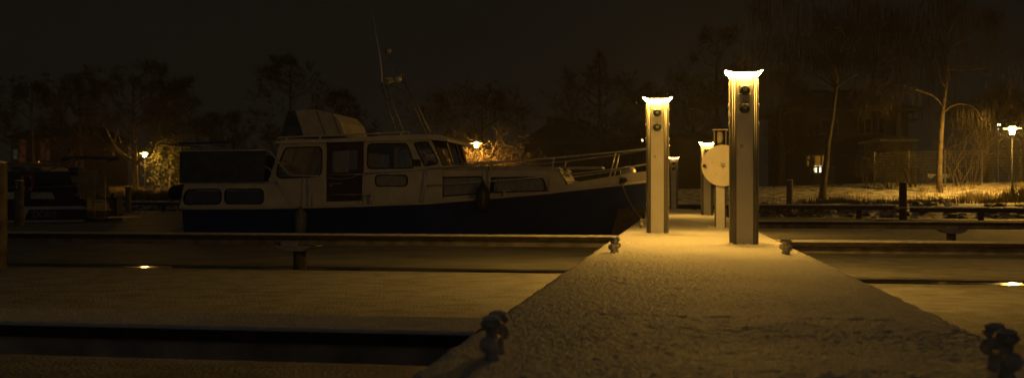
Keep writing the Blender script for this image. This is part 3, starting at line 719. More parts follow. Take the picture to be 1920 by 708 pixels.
mb = MB(); mb.tube([PY(*q, 25.0) for q in ((336, 269), (380, 268), (436, 265.5), (438, 268), (439, 280))], .03, 7); mb.build('rolled_bimini', M['canvas'], boat)
# hand rail on the wheelhouse roof
for far in (False, True):
    f = (lambda p: mir(p)) if far else (lambda p: p)
    mb = MB(); mb.tube([f(PY(*q, 24.2)) for q in ((520, 259), (525, 257.5), (640, 253), (766, 247.5), (768, 251))], .02, 7)
    mb.build('roof_rail', M['cream'], boat)
    for x, y0, y1 in ((537, 264, 257), (600, 261.5, 255), (680, 257.5, 251.5), (752, 253, 248.3)):
        mb = MB(); mb.tube([f(PY(x, y0, 24.2)), f(PY(x, y1, 24.2))], .024, 6); mb.build('rail_support', M['cream'], boat)
# spray hood on the roof
YH = 24.75; mb = MB()
prof = [(570, 257), (553, 207), (592, 205), (622, 212), (637, 228), (647, 256)]
P_ = xz(prof, YH); n = len(P_)
for Y0 in (YH, 2 * YC - YH):
    tr = tessellate_polygon([[Vector((u, v, 0)) for u, v in P_]]); mb.add([(u, Y0, v) for u, v in P_], [tuple(t) for t in tr])
vs = [(u, YH, v) for u, v in P_[1:]] + [(u, 2 * YC - YH, v) for u, v in P_[1:]]; m = n - 1
mb.add(vs, [(i, i + 1, m + i + 1, m + i) for i in range(m - 1)]); mb.build('roof_hood', M['hood'], boat)
P2 = xz([(526, 257), (540, 208), (553, 207), (570, 257)], YH); mb = MB()
for Y0 in (YH, 2 * YC - YH): mb.add([(u, Y0, v) for u, v in P2], [(0, 1, 2, 3)])
mb.add([(P2[0][0], YH, P2[0][1]), (P2[1][0], YH, P2[1][1]), (P2[1][0], 2 * YC - YH, P2[1][1]), (P2[0][0], 2 * YC - YH, P2[0][1])], [(0, 1, 2, 3)])
hd = mb.build('hood_window', M['vinyl'], boat)
for a, b in (((553, 207), (570, 257)), ((592, 205), (612, 257)), ((623, 212), (640, 256)), ((540, 208), (526, 257))):
    for Y0 in (YH - .01, 2 * YC - YH + .01):
        A_ = PY(*a, YH); B_ = PY(*b, YH); mb = MB(); mb.tube([(A_.x, Y0, A_.z), (B_.x, Y0, B_.z)], .012, 6); mb.build('hood_seam', M['rope'], boat)
a = PY(555, 240, 25.3); mb = MB(); mb.box(a.x - .14, a.x + .35, 25.1, 25.8, a.z - .35, a.z + .02, .03); mb.build('hood_locker', M['cream'], boat)
# mast arch
def arch(Yn, off=0, far=False):
    g = (lambda p: mir(p)) if far else (lambda p: p)
    a1 = [(714, 156), (743, 250)]; a2 = [(722, 155), (757, 250)]
    for q in (a1, a2):
        mb = MB(); mb.tube([g(PY(*k, Yn)) for k in q], .022, 7); mb.build('mast_leg', M['steel'], boat)
    for k in range(1, 6):
        t = k / 6; p = PY(714 + 29 * t, 156 + 94 * t, Yn); q = PY(722 + 35 * t, 155 + 95 * t, Yn); mb = MB(); mb.tube([g(p), g(q)], .013, 5); mb.build('rung', M['steel'], boat)
def seg2(pts, Y, r=.022, nm='mast_leg', m='steel', g=lambda p: p):
    mb = MB(); mb.tube([g(PY(*k, Y)) for k in pts], r, 7); return mb.build(nm, M[m], boat)
YM = 24.5; arch(YM); YM2 = 2 * YC - YM
seg2([(752, 143), (798, 250)], YM2); seg2([(759, 152), (808, 250)], YM2 - .001) 
seg2([(722, 155), (745, 165), (768, 174), (774, 178), (806, 249)], YM2 - .6, .022, 'mast_leg')
for k in range(1, 6):
    t = k / 6; seg2([(752 + 46 * t, 143 + 107 * t), (761 + 47 * t, 150 + 100 * t)], YM2, .013, 'rung')
mb = MB(); mb.tube([PY(718, 156, YM), PY(750, 150, YM2)], .025, 7); mb.build('mast_crossbar', M['steel'], boat)
seg2([(716, 158), (716, 140), (712, 105), (697, 18)], YM + .1, [.024, .022, .018, .010], 'whip_antenna', 'chrome')
seg2([(739, 152), (737, 143), (729, 100)], 25.3, .018, 'light_pole')
p = PY(727, 95, 25.3); mb = MB(); mb.lathe([(.05, -.10), (.08, -.08), (.085, .04), (.07, .07), (.03, .09)], 14, at=p); mb.build('masthead_light', M['steel'], boat)
p = PY(729, 149, 25.0); mb = MB(); mb.lathe([(.03, -.12), (.03, -.03), (.16, -.02), (.16, .04), (.05, .05)], 14, at=p); mb.build('antenna_dome', M['chrome'], boat)
p = PY(747, 148, 24.9); mb = MB(); mb.lathe([(.06, -.10), (.09, 0), (.09, .08), (.03, .10)], 14, 'y', p); mb.build('search_light', M['chrome'], boat)
seg2([(752, 146), (752, 138), (757, 140)], 25.2, .014, 'horn', 'chrome')
seg2([(716, 150), (722, 146), (724, 152)], 24.8, .012, 'bracket')
# navigation light, wiper, cleats, hawse hole
p = PY(781, 305, YW - .1); mb = MB(); mb.box(p.x - .10, p.x + .09, YW - .16, YW - .002, p.z - .08, p.z + .08, .02); mb.build('side_light', M['rubber'], boat)
seg2([(789, 264), (791, 283), (796, 297)], YW - .03, .01, 'wiper', 'rubber')
for px, py in ((697, 374), (1075, 349), (945, 366)):
    q = RP(px, py, .10); mb = MB(); mb.tube([(q.x - .13, q.y, q.z + .11), (q.x + .13, q.y, q.z + .11)], .018, 8); mb.tube([(q.x, q.y, q.z - .12), (q.x, q.y, q.z + .13)], .03, 8); mb.build('deck_cleat', M['chrome'], boat)
q = RP(1162, 339, -.02); mb = MB(); ring = []
for k in range(25):
    a = 2 * PI * k / 24; ring.append((q.x + .20 * math.cos(a), q.y - .005, q.z + .085 * math.sin(a) + .02 * math.cos(a)))
mb.tube(ring, .02, 7, cap=False); hw = mb.build('hawse_hole', M['iron'], boat)
mb = MB(); mb.prism([(a[0], a[2]) for a in ring[:-1]], q.y + .0, q.y + .008, lambda u, v, y: (u, y, v)); mb.build('hole', M['rubber'], hw)
mb = MB(); 
for k in range(4): a = PY(329 + 4 * k, 426, 25.2); mb.tube([PY(329, 425 + 2.7 * k, 24.9), PY(344, 425 + 2.7 * k, 24.9)], .012, 5)
mb.tube([PY(330, 424, 24.9), PY(330, 434, 24.9)], .012, 5); mb.tube([PY(343, 424, 24.9), PY(343, 434, 24.9)], .012, 5); mb.build('swim_ladder', M['chrome'], boat)
# things hanging on the boat
def capsule(px, y0, y1, wpx, Y, name, label, m, rope_top):
    a = PY(px, y0, Y); b = PY(px, y1, Y); r = wpx / 2 / FPX * (Y / ray(px).y); t = thing(name, label, 'fender', (a.x, Y, b.z), None)
    z0, z1 = b.z, a.z; h = z1 - z0
    pr = [(.02, z0), (r * .6, z0 + r * .18), (r * .95, z0 + r * .7), (r, z0 + r), (r, z1 - r * 1.3), (r * .9, z1 - r * .8), (r * .45, z1 - r * .25), (r * .22, z1), (r * .2, z1 + .05)]
    mb = MB(); mb.lathe(pr, 18, at=(a.x, Y, 0)); mb.build('body', M[m], t)
    c = PY(rope_top[0], rope_top[1], Y + .02); mb = MB(); mb.tube([(a.x, Y, z1 + .04), (c.x, Y + .02, c.z)], .010, 6); mb.build('rope', M['rope'], t)
capsule(905, 343, 397, 27, 23.86, 'fender', 'black capsule fender hanging from the guard rail at the middle of the blue boat', 'fenderblack', (903, 309))
capsule(564, 390, 440, 22, 23.86, 'fender', 'grey fender hanging on a rope below the stern rail of the blue boat', 'fender', (567, 331))
q0 = PY(315, 364, 25.0); q1 = PY(368, 358, 25.0); t = thing('stern_fender', 'fat dark roller fender lying across the stern of the blue boat', 'fender', (q0.x + .3, 25.0, q0.z - .2))
mb = MB(); pts = []; rs = []
for k in range(13):
    f = k / 12; pts.append(q0 + (q1 - q0) * f + Vector((0, 0, .03 * math.sin(f * 3)))); rs.append(.19 * min(1, .25 + math.sin(PI * f) * 1.6))
mb.tube(pts, rs, 16); mb.build('body', M['rubber'], t)
mb = MB(); mb.tube([q1 + Vector((-.2, -.02, .17)), PY(372, 344, 24.6)], .012, 6); mb.build('rope', M['rope'], t)
pts = [RP(1165, 343, -.03), PY(1171, 357, 22.6), PY(1180, 378, 21.0), PY(1192, 398, 19.0), PY(1203, 409, 17.2), PY(1204, 416, 16.75)]
mb = MB(); mb.tube(pts, .012, 6); tag(mb.build('mooring_rope', M['rope']), 'thin mooring rope running from the bow hawse hole down to a bollard', 'rope')
yb = 22.9; pr = xz([(1159, 392), (1208, 386), (1213, 437), (1146, 440)], yb); pr = [(u, max(v, ICE + .01)) for u, v in pr]
mb = MB(); mb.prism(pr, yb, yb + .07, lambda u, v, y: (u, y, v)); fb = tag(mb.build('fender_board', M['rust']), 'brown fender board standing between the jetty edge and the blue bow', 'fender board')

# ------------------------------------------------------------------ dark boat on the left
YL = 34.0; YLC = YL + 1.25
db = thing('dark_boat', 'black hulled motor boat with a pale stripe and a red lifebuoy, at the left edge', 'motor boat', (PY(60, 400, YL).x, YLC, ICE))
def lp(poly, y0, y1, nm, m, par=None):
    mb = MB(); mb.prism(xz(poly, y0), y0, y1, lambda u, v, y: (u, y, v)); return mb.build(nm, M[m], par or db)
F_ = YL + 2.5
lp([(-150, 425), (-152, 372), (45, 372), (160, 374), (163, 395), (160, 419), (-140, 424)], YL, F_, 'hull', 'blackhull')
for pl in ([(45, 387), (156, 386), (161, 389), (161, 392), (156, 391.5), (54, 392.5), (46, 410), (42, 417), (34, 417)], [(42, 413), (158, 412), (158, 415), (42, 416)]): 
    lp(pl, YL - .02, YL - .003, 'stripe', 'cream')
lp([(-150, 413), (28, 413), (28, 416), (-150, 416)], YL - .02, YL - .003, 'stripe', 'cream'); lp([(-150, 360), (30, 360), (30, 373), (-150, 373)], YL - .02, YL - .003, 'stripe', 'cream')
c_ = PY(84, 402, YL - .022); text_mesh('lettering', 'DORIS', .34, M['steel'], db, (c_.x, c_.y - .004, c_.z), (PI / 2, 0, 0))
lp([(-120, 372), (-110, 345), (142, 342), (150, 372)], YL + .2, F_ - .2, 'cabin', 'blackhull')
lp(rr([(58, 360), (98, 360), (103, 375), (57, 376)], 3), YL + .185, YL + .198, 'window', 'cream')
lp([(-100, 345), (-90, 321), (130, 321), (136, 345)], YL + .3, F_ - .3, 'canvas_tent', 'canvas')
lp([(-80, 321), (-70, 306), (50, 306), (78, 314), (84, 321)], YL + .4, F_ - .4, 'wheelhouse', 'beam')
lp(rr([(22, 312), (46, 313), (50, 320), (22, 320)], 2), YL + .385, YL + .398, 'window', 'darkglass'); lp(rr([(56, 313), (72, 315), (76, 320), (56, 320)], 2), YL + .385, YL + .398, 'window', 'darkglass')
lp([(-84, 307), (-70, 303.5), (52, 303.5), (60, 307)], YL + .3, F_ - .3, 'wheelhouse_roof', 'beam')
def lt(pts, Y, r=.018, nm='rail', m='steel', par=None):
    mb = MB(); mb.tube([PY(a, b, Y) for a, b in pts], r, 7); return mb.build(nm, M[m], par or db)
for Y_ in (YL + .02,):
    lt([(162, 385), (162, 327), (165, 323.5), (173, 324), (177, 329), (177, 400), (181, 410), (193, 411), (197, 400), (197, 330), (193, 325), (186, 324)], Y_, .022, 'stern_frame')
    lt([(163, 352), (196, 354)], Y_, .012); lt([(170, 378), (196, 379)], Y_, .012); lt([(60, 322), (178, 321)], Y_ , .014)
    lt([(13, 325), (13, 415)], Y_, .018, 'stanchion'); lt([(-60, 352), (30, 352), (150, 349)], Y_, .012); lt([(-80, 366), (30, 366)], Y_, .012)
    lt([(110, 350), (150, 346), (156, 336)], Y_, .012)
lt([(140, 366), (146, 362), (154, 362), (152, 366), (142, 367)], YL - .02, .015, 'grab_handle', 'cream')
for a, b in (((50, 318), (150, 297)), ((88, 321), (140, 296)), ((120, 297), (200, 301)), ((138, 320), (144, 300)), ((150, 297), (158, 320)), ((128, 318), (134, 299))): lt([a, b], YL + .6, .02, 'bimini_tube')
lt([(118, 298), (160, 295.5), (203, 299), (222, 297)], YL + .9, .07, 'folded_bimini', 'canvas')
lt([(132, 322), (150, 322)], YL + .5, .16, 'rolled_cover', 'canvas')
# swim platform
mb = MB(); a = PY(163, 408, YL); b = PY(200, 405, YL); mb.box(a.x, b.x, YL + .1, YL + .16, a.z - .03, a.z + .03); mb.box(a.x, b.x, F_ - .16, F_ - .1, a.z - .03, a.z + .03)
for k in range(9): x = a.x + (b.x - a.x) * (k + .5) / 9; mb.box(x - .018, x + .018, YL + .162, F_ - .162, a.z - .015, a.z + .015)
mb.build('swim_platform', M['steel'], db)
lt([(199, 406), (199, 398)], YL + .1, .03, 'platform_post', 'rubber')
# lifebuoy
c_ = PY(51, 343, YL - .18); ring = [(c_.x + .235 * math.cos(2 * PI * k / 32), c_.y, c_.z + .285 * math.sin(2 * PI * k / 32)) for k in range(33)]
lb_ = thing('lifebuoy', 'faded red lifebuoy hanging on the rail of the dark boat', 'lifebuoy', (c_.x, c_.y, c_.z - .33))
mb = MB(); mb.tube(ring, .062, 10, cap=False); mb.build('ring', M['buoy'], lb_)
for k in (4, 12, 20, 28):
    a = 2 * PI * k / 32; mb = MB(); p0 = Vector((c_.x + .235 * math.cos(a - .1), c_.y, c_.z + .285 * math.sin(a - .1))); p1 = Vector((c_.x + .235 * math.cos(a + .1), c_.y, c_.z + .285 * math.sin(a + .1))); mb.tube([p0, p1], .066, 10); mb.build('band', M['whitepaint'], lb_)
c_ = PY(70, 366, YL - .1); mb = MB(); mb.tube([PY(36 + k * 3, 362 + 6 * math.sin(k / 14 * PI) - k * .15, YL - .12) for k in range(15)], .014, 6); tag(mb.build('mooring_line', M['rope']), 'slack line hanging from the numbered post to the dark boat', 'rope')
# covered box on the platform
a = PY(200, 401, YL + 1.9); b = PY(219, 371, YL + 1.9); bx = thing('storage_box', 'tall dark blue box with a stub on top, at the dark boat stern platform', 'box', ((a.x + b.x) / 2, YL + .7, a.z))
mb = MB(); mb.box(a.x, b.x, YL + 1.9, YL + 2.35, a.z, b.z, .03); mb.build('body', M['canvas'], bx)
mb = MB(); mb.box(a.x - .015, b.x + .015, YL + 1.88, YL + 2.37, b.z + .002, b.z + .03, .01); mb.build('lid', M['canvas'], bx)
mb = MB(); p = PY(211, 371, YL + 2.1); mb.lathe([(.06, b.z + .032), (.06, b.z + .19), (.05, b.z + .2)], 12, at=(p.x, YL + 2.1, 0)); mb.build('stub', M['lamppole'], bx)

# ------------------------------------------------------------------ vegetation
class Tree:
    def __init__(s, seed, rmin=.006): s.rmin = rmin; s.r = random.Random(seed); s.w = MB(); s.t = MB(); s.tips = []
    def branch(s, p, d, L, r, dep, maxd, curl=.25, up=.1, n=3, split=(2, 3), droop=0.0, mindep_t=2, ratio=.68):
        R = s.r; pts = [p.copy()]; rs = [r]; q = p.copy(); dd = d.normalized()
        for i in range(n):
            dd = (dd + Vector((R.uniform(-1, 1), R.uniform(-1, 1), R.uniform(-1, 1))) * curl * .5 + Vector((0, 0, up - droop * (dep / maxd) ** 2))).normalized()
            q = q + dd * L / n; pts.append(q.copy()); rs.append(max(s.rmin, r * (1 - .45 * (i + 1) / n)))
        tgt = s.w if dep < mindep_t else s.t
        tgt.tube(pts, rs, 6 if dep < 2 else 3, cap=False)
        if dep >= maxd: s.tips.append((q, dd)); return
        kids = R.randint(*split)
        for k in range(kids):
            i = R.randint(max(1, n - 2), n) if k else n
            b = pts[i]; ax = Vector((R.uniform(-1, 1), R.uniform(-1, 1), R.uniform(-.6, 1))).normalized()
            nd = (dd + ax * R.uniform(.5, 1.0)).normalized()
            s.branch(b, nd, L * R.uniform(ratio - .12, ratio + .1), rs[i] * .68, dep + 1, maxd, curl, up, n, split, droop, mindep_t, ratio)
def leaves(mb, pts, size, n, spread, R):
    for p, d in pts:
        for k in range(n):
            c = p + Vector((R.gauss(0, spread), R.gauss(0, spread), R.gauss(0, spread * .8))); a = Vector((R.uniform(-1, 1), R.uniform(-1, 1), R.uniform(-1, 1))).normalized(); b = a.orthogonal().normalized()
            sz = size * R.uniform(.5, 1.3); mb.add([c - a * sz, c + b * sz * .45, c + a * sz, c - b * sz * .45], [(0, 1, 2, 3)])
def spray(mb, pts, L, n, R, wd=.010):
    for p, d in pts:
        d = d or Vector((0, 0, 1))
        for k in range(n):
            v = (d + Vector((R.uniform(-1, 1), R.uniform(-1, 1), R.uniform(-.8, .9))) * 1.1).normalized() * L * R.uniform(.4, 1.2); c = p - d * L * .3 * R.random(); e = c + v; o = v.orthogonal().normalized() * wd
            mb.add([c - o, c + o, e], [(0, 1, 2)])
def strands(mb, pts, L, n, R, wd=.012, spread=.15):
    for p, d in pts:
        for k in range(n):
            c = p + Vector((R.gauss(0, spread), R.gauss(0, spread), 0)); l = L * R.uniform(.5, 1.2); e = c + Vector((R.uniform(-.12, .12) * l, R.uniform(-.12, .12) * l, -l)); m_ = (c + e) / 2 + Vector((R.uniform(-.1, .1), R.uniform(-.1, .1), 0)) * l
            mb.add([c, m_ + Vector((wd, 0, 0)), e, m_ - Vector((wd, 0, 0))], [(0, 1, 2, 3)])
def tree_thing(T, label, cat, base, trunk_m, twig_m, name='bare_tree', leafm=None, lm=None, group=None):
    t = thing(name, label, cat, tuple(base), group)
    T.w.build('trunk', M[trunk_m], t, fix=False); T.t.build('crown', M[twig_m], t, fix=False)
    if lm is not None and lm.v: lm.build('foliage', M[leafm], t, fix=False)
    return t
def gbase(px, d):
    p = PD(px, 364, d); return Vector((p.x, p.y, H(p.x, p.y)))
# right shore tree by the lantern
b = gbase(1762, 54); T = Tree(3)
pk = [b - Vector((0, 0, .2)), PD(1761, 330, 54), PD(1763, 280, 54), PD(1766, 235, 54), PD(1769, 200, 54), PD(1775, 160, 54), PD(1776, 110, 54), PD(1782, 60, 54)]
T.w.tube(pk, [.19, .155, .135, .12, .105, .08, .06, .03], 12)
for i, (px, py, tx, ty, r, mx) in enumerate([(1769, 200, 1745, 150, .045, 4), (1775, 160, 1800, 110, .04, 4), (1775, 150, 1735, 100, .05, 4), (1777, 110, 1810, 60, .04, 4), (1776, 120, 1750, 60, .04, 4), (1780, 70, 1786, 30, .04, 4), (1774, 165, 1735, 115, .03, 4), (1776, 130, 1835, 120, .05, 4), (1778, 90, 1830, 60, .04, 4)]):
    p = PD(px, py, 54); q = PD(tx, ty, 54 + ((i * 7) % 5 - 2) * .7); T.branch(p, q - p, (q - p).length, r, 0, mx, .5, .03, 4, (2, 4), .35, 1)
sm = MB(); strands(sm, T.tips, .8, 2, T.r, .010)
arm = [PD(1768, 212, 54), PD(1782, 199, 53.8), PD(1800, 194, 53.5), PD(1818, 196, 53), PD(1832, 206, 52.6), PD(1842, 225, 52.4)]; T.w.tube(arm, [.06, .05, .045, .035, .025, .015], 8)
hang = [(PD(1800 + k * 2.2, 194 + (k * .03) ** 2 + T.r.uniform(-4, 8), 52.8 + T.r.uniform(-1, 1)), None) for k in range(26)]
strands(sm, hang, 1.4, 2, T.r, .006, .22)
tree_thing(T, 'tall bare tree beside the brightest lantern, its drooping twigs lit from the right', 'tree', b, 'birch', 'twig', 'bare_tree', 'twig', sm)
# leaning tree
b = gbase(1541, 53); T = Tree(5)
pk = [b - Vector((0, 0, .2)), PD(1545, 335, 53), PD(1550, 300, 53), PD(1553, 265, 53), PD(1560, 225, 53), PD(1566, 180, 53), PD(1572, 120, 53), PD(1580, 60, 53)]
T.w.tube(pk, [.20, .17, .15, .13, .12, .10, .08, .05], 10)
for i in range(17):
    t_ = T.r.uniform(.35, 1); py = 240 - 190 * t_; px = 1557 + 24 * t_; p = PD(px, py, 53); q = PD(px + T.r.uniform(-95, 105), py - T.r.uniform(25, 85), 53 + T.r.uniform(-3, 3)); T.branch(p, q - p, (q - p).length * .8, .05, 0, 4, .5, .02, 4, (2, 3), .4, 1)
sm = MB(); strands(sm, T.tips, 1.3, 4, T.r, .012, .3)
tree_thing(T, 'leaning bare tree with a huge drooping crown in front of the lit terrace window', 'tree', b, 'darkbark', 'twig', 'bare_tree', 'twig', sm)
# forked tree by the left lantern
b = gbase(254, 83); T = Tree(11)
T.w.tube([b - Vector((0, 0, .3)), PD(254, 345, 83), PD(253, 320, 83), PD(252, 300, 83), PD(253, 285, 83), PD(250, 268, 83)], [.30, .25, .22, .24, .19, .10], 12)
T.w.tube([PD(252, 305, 83), PD(246, 299, 83.2), PD(235, 293, 83.4), PD(222, 282, 83.6), PD(212, 270, 83.8), PD(205, 255, 84), PD(200, 240, 84)], [.18, .15, .14, .12, .10, .07, .04], 9)
T.w.tube([PD(254, 308, 83), PD(262, 300, 82.8), PD(276, 294, 82.6), PD(286, 280, 82.4), PD(296, 255, 82)], [.17, .13, .11, .08, .04], 9)
T.w.tube([PD(250, 290, 83), PD(238, 275, 83.3), PD(226, 268, 83.4)], [.08, .06, .03], 7)
for i, (px, py, tx, ty) in enumerate([(205, 255, 190, 225), (222, 282, 190, 270), (250, 268, 245, 225), (250, 268, 262, 235), (296, 255, 310, 215), (286, 280, 320, 262), (226, 268, 214, 235), (212, 270, 225, 230), (252, 270, 235, 240)]):
    p = PD(px, py, 83); q = PD(tx, ty, 83 + (i % 3 - 1)); T.branch(p, q - p, (q - p).length * .8, .05, 0, 4, .5, .03, 4, (2, 3), .15, 1)
tree_thing(T, 'forked mossy tree trunk lit by the left lantern', 'tree', b, 'bark', 'twig')
# evergreen by the left lantern
b = gbase(318, 88); R = random.Random(4); lm = MB(); T = Tree(12); T.w.tube([b - Vector((0, 0, .2)), PD(318, 340, 88), PD(320, 300, 88)], [.1, .08, .04], 7)
pts = []
for k in range(230):
    a = R.uniform(0, 2 * PI); z = R.random() ** .8; rr_ = (1.9 * math.sqrt(max(0, 1 - (z * 2 - .9) ** 2)) + .2) * R.uniform(.4, 1.05); c = b + Vector((rr_ * math.cos(a), rr_ * math.sin(a) * .8, .6 + 4.3 * z)); pts.append((c, None))
for k in range(14):
    c = pts[k * 17][0]; T.t.tube([b + Vector((0, 0, 1 + k * .2)), (b + c) / 2 + Vector((0, 0, 1)), c], [.03, .02, .01], 3, cap=False)
leaves(lm, pts, .13, 13, .24, R); tree_thing(T, 'leafy evergreen bush glowing yellow beside the left lantern', 'bush', b, 'bark', 'twig', 'evergreen_bush', 'leaf', lm)
# frosted shrub behind the middle lantern
def shrub(px, d, hgt, wid, n, seed, label, m='frost', name='bare_shrub', md=3, r0=.03, group=None, curl=.5, cat='shrub', br=.9, dy=0, dr=.25, rmin=.008):
    b = gbase(px, d); T = Tree(seed, rmin)
    for k in range(n):
        a = T.r.uniform(0, 2 * PI); o = Vector((math.cos(a) * wid * .18 * T.r.random(), math.sin(a) * wid * .15 * T.r.random(), -.05)); out = T.r.uniform(.1, br)
        dv = Vector((math.cos(a) * out * wid / hgt, math.sin(a) * out * wid / hgt * .7, 1)); T.branch(b + o, dv, hgt * .42 * T.r.uniform(.7, 1.15), r0, 0, md, curl, .02, 4, (2, 3), dr, 1)
    t = thing(name, label, cat, tuple(b), group); T.w.build('stems', M[m], t, fix=False); T.t.build('twigs', M[m], t, fix=False); return t
shrub(862, 73.5, 4.3, 4.2, 26, 21, 'frosted shrub left of the middle lantern, above the foredeck', md=4, r0=.035, curl=.9, rmin=.014)
shrub(918, 74.5, 4.8, 5.6, 36, 22, 'widest frosted shrub, right behind the middle lantern', md=4, r0=.035, curl=.9, rmin=.014)
shrub(965, 77, 3.4, 4.0, 26, 23, 'dim frosted shrub to the right of the middle lantern', md=4, r0=.03, curl=.9, rmin=.012)
shrub(1795, 56.5, 3.6, 1.6, 5, 31, 'slim bare sapling close to the right of the lit tree trunk', 'birch', md=3, r0=.035, br=.5)
shrub(1823, 57, 3.3, 3.0, 13, 32, 'vase-shaped bare shrub in front of the mesh fence, lit yellow', 'birch', md=3, r0=.022, br=.9, curl=.25, dr=0)
shrub(1716, 57.5, 3.0, 2.2, 12, 33, 'dim bare shrub left of the lit tree trunk', 'twig', md=3, r0=.025)
shrub(1672, 57.5, 3.0, 2.4, 10, 34, 'dark bare shrub in front of the right house', 'twig', md=3, r0=.025)
shrub(1905, 58, 3.2, 2.4, 10, 35, 'bare shrub behind the brightest lantern', 'twig', md=3, r0=.022)
shrub(1630, 58, 2.4, 2.0, 8, 36, 'low dark shrub below the upstairs window', 'twig', md=3, r0=.022)
# dark background trees: soft silhouettes against the night sky
def bigtree(px, d, top, wpx, seed, label, dense=1.0, up=.06):
    b = gbase(px, d); T = Tree(seed); z = PD(px, top, d).z; hgt = z - b.z; wid = wpx / FPX * d
    T.w.tube([b - Vector((0, 0, .3)), b + Vector((.1, 0, hgt * .3)), b + Vector((-.1, .1, hgt * .6)), b + Vector((0, 0, hgt * .9))], [.28, .22, .14, .04], 8)
    for k in range(int(16 * dense)):
        f = T.r.uniform(.2, .85); a = T.r.uniform(0, 2 * PI); L_ = (wid * .5) * math.sin(min(1, (1 - f) * 1.5) * PI / 2) * T.r.uniform(.55, .75)
        T.branch(b + Vector((0, 0, hgt * f)), Vector((math.cos(a), math.sin(a) * .7, T.r.uniform(.2, .7))), L_, .06, 0, 4, .5, up, 3, (2, 3), .1, 1)
    lm = MB(); spray(lm, T.tips, .85, 9, T.r, .016)
    return tree_thing(T, label, 'tree', b, 'darkbark', 'twig', 'bare_tree', 'twig', lm, 'dark trees against the night sky behind the shore')
BT = [(60, 92, 150, 150, 'dark tree behind the dark boat, its crown just below the skyline at far left'), (150, 95, 140, 140, 'dark tree standing behind the dark boat stern, second from the left edge'), (250, 98, 108, 170, 'tallest dark crown on the left, above the left lantern'), (330, 96, 135, 110, 'dark tree just right of the left lantern, behind the evergreen bush'),
      (415, 110, 215, 110, 'low dark tree behind the canvas dodger of the blue boat'), (545, 100, 88, 140, 'tall rounded dark tree behind the roof hood of the blue boat'), (640, 105, 170, 120, 'dark tree between the roof hood and the mast'),
      (905, 90, 190, 190, 'dark tree spreading over the middle lantern and its frosted shrubs'), (1125, 100, 95, 150, 'tall dark tree behind the bow rail of the blue boat'), (1210, 96, 150, 110, 'dark tree showing left of the left pedestal'), (1300, 95, 110, 130, 'dark tree seen between the two large pedestals'), (1345, 100, 30, 150, 'very tall faint tree behind the tallest pedestal'),
      (1465, 80, 120, 110, 'dark tree right of the tallest pedestal'), (1640, 84, 25, 150, 'large dark crown above the right house roof'), (1850, 75, 150, 110, 'dark tree above the mesh fence behind the brightest lantern'), (1915, 80, 170, 110, 'dark tree cut off by the right edge of the picture')]
for i, (px, d, top, wp_, lb) in enumerate(BT): bigtree(px, d, top, wp_, 50 + i, lb, 1.0)
# hedge-like dark mass, and reeds / grass
def blades(mb, px0, px1, d0, d1, n, h, R, wd=.012, clump=1.0):
    k = 0
    while k < n:
        px = R.uniform(px0, px1); d = R.uniform(d0, d1); b = gbase(px, d)
        if clump and NZ(b.x * .5, b.y * .5, 5) < -.1 * clump: k += 1; continue
        for j in range(5):
            c = b + Vector((R.gauss(0, .12), R.gauss(0, .12), -.02)); hh = h * R.uniform(.35, 1.15); e = c + Vector((R.uniform(-.25, .25) * hh, R.uniform(-.25, .25) * hh, hh)); mb.add([c - Vector((wd, 0, 0)), c + Vector((wd, 0, 0)), e], [(0, 1, 2)]); k += 1
R = random.Random(9)
mb = MB(); blades(mb, 1700, 2000, 47.5, 57, 1500, .32, R); blades(mb, 1780, 1900, 47, 50, 700, .6, R, .010); blades(mb, 1430, 1700, 47.5, 60, 1400, .18, R)
blades(mb, 180, 345, 70, 90, 3600, .8, R, .02); stuff(mb.build('dry_grass', M['straw'], fix=False), 'dry snowy grass growing on the shore bank', 'grass')
mb = MB(); blades(mb, 1420, 1930, 45.6, 47.6, 2400, .35, R, .012); blades(mb, 1875, 1940, 47, 49.5, 700, .75, R, .012); blades(mb, 1500, 1600, 47.5, 49, 700, .4, R, .012); blades(mb, 230, 345, 66, 74, 900, .8, R, .02)
stuff(mb.build('dark_reeds', M['darkstraw'], fix=False), 'dark stalks and weeds along the water edge', 'reeds')
mb = MB(); R = random.Random(10)
for k in range(900):
    s_ = R.uniform(-14, 62); t_ = 1.9 + R.random() ** 1.3 * 2.4; x, y = xy(s_, t_); z = H(x, y); r = R.uniform(.07, .26)
    bm = bmesh.new(); bmesh.ops.create_icosphere(bm, subdivisions=1, radius=r)
    vs = [(x + v.co.x * (1 + R.uniform(-.25, .35)) * 1.3, y + v.co.y * 1.2, z + v.co.z * (1 + R.uniform(-.3, .2)) * .7) for v in bm.verts]; bm.verts.index_update(); mb.add(vs, [[v.index for v in f.verts] for f in bm.faces]); bm.free()
stuff(mb.build('shore_stones', M['rock'], fix=False), 'loose snow-flecked stones along the foot of the bank', 'stones')

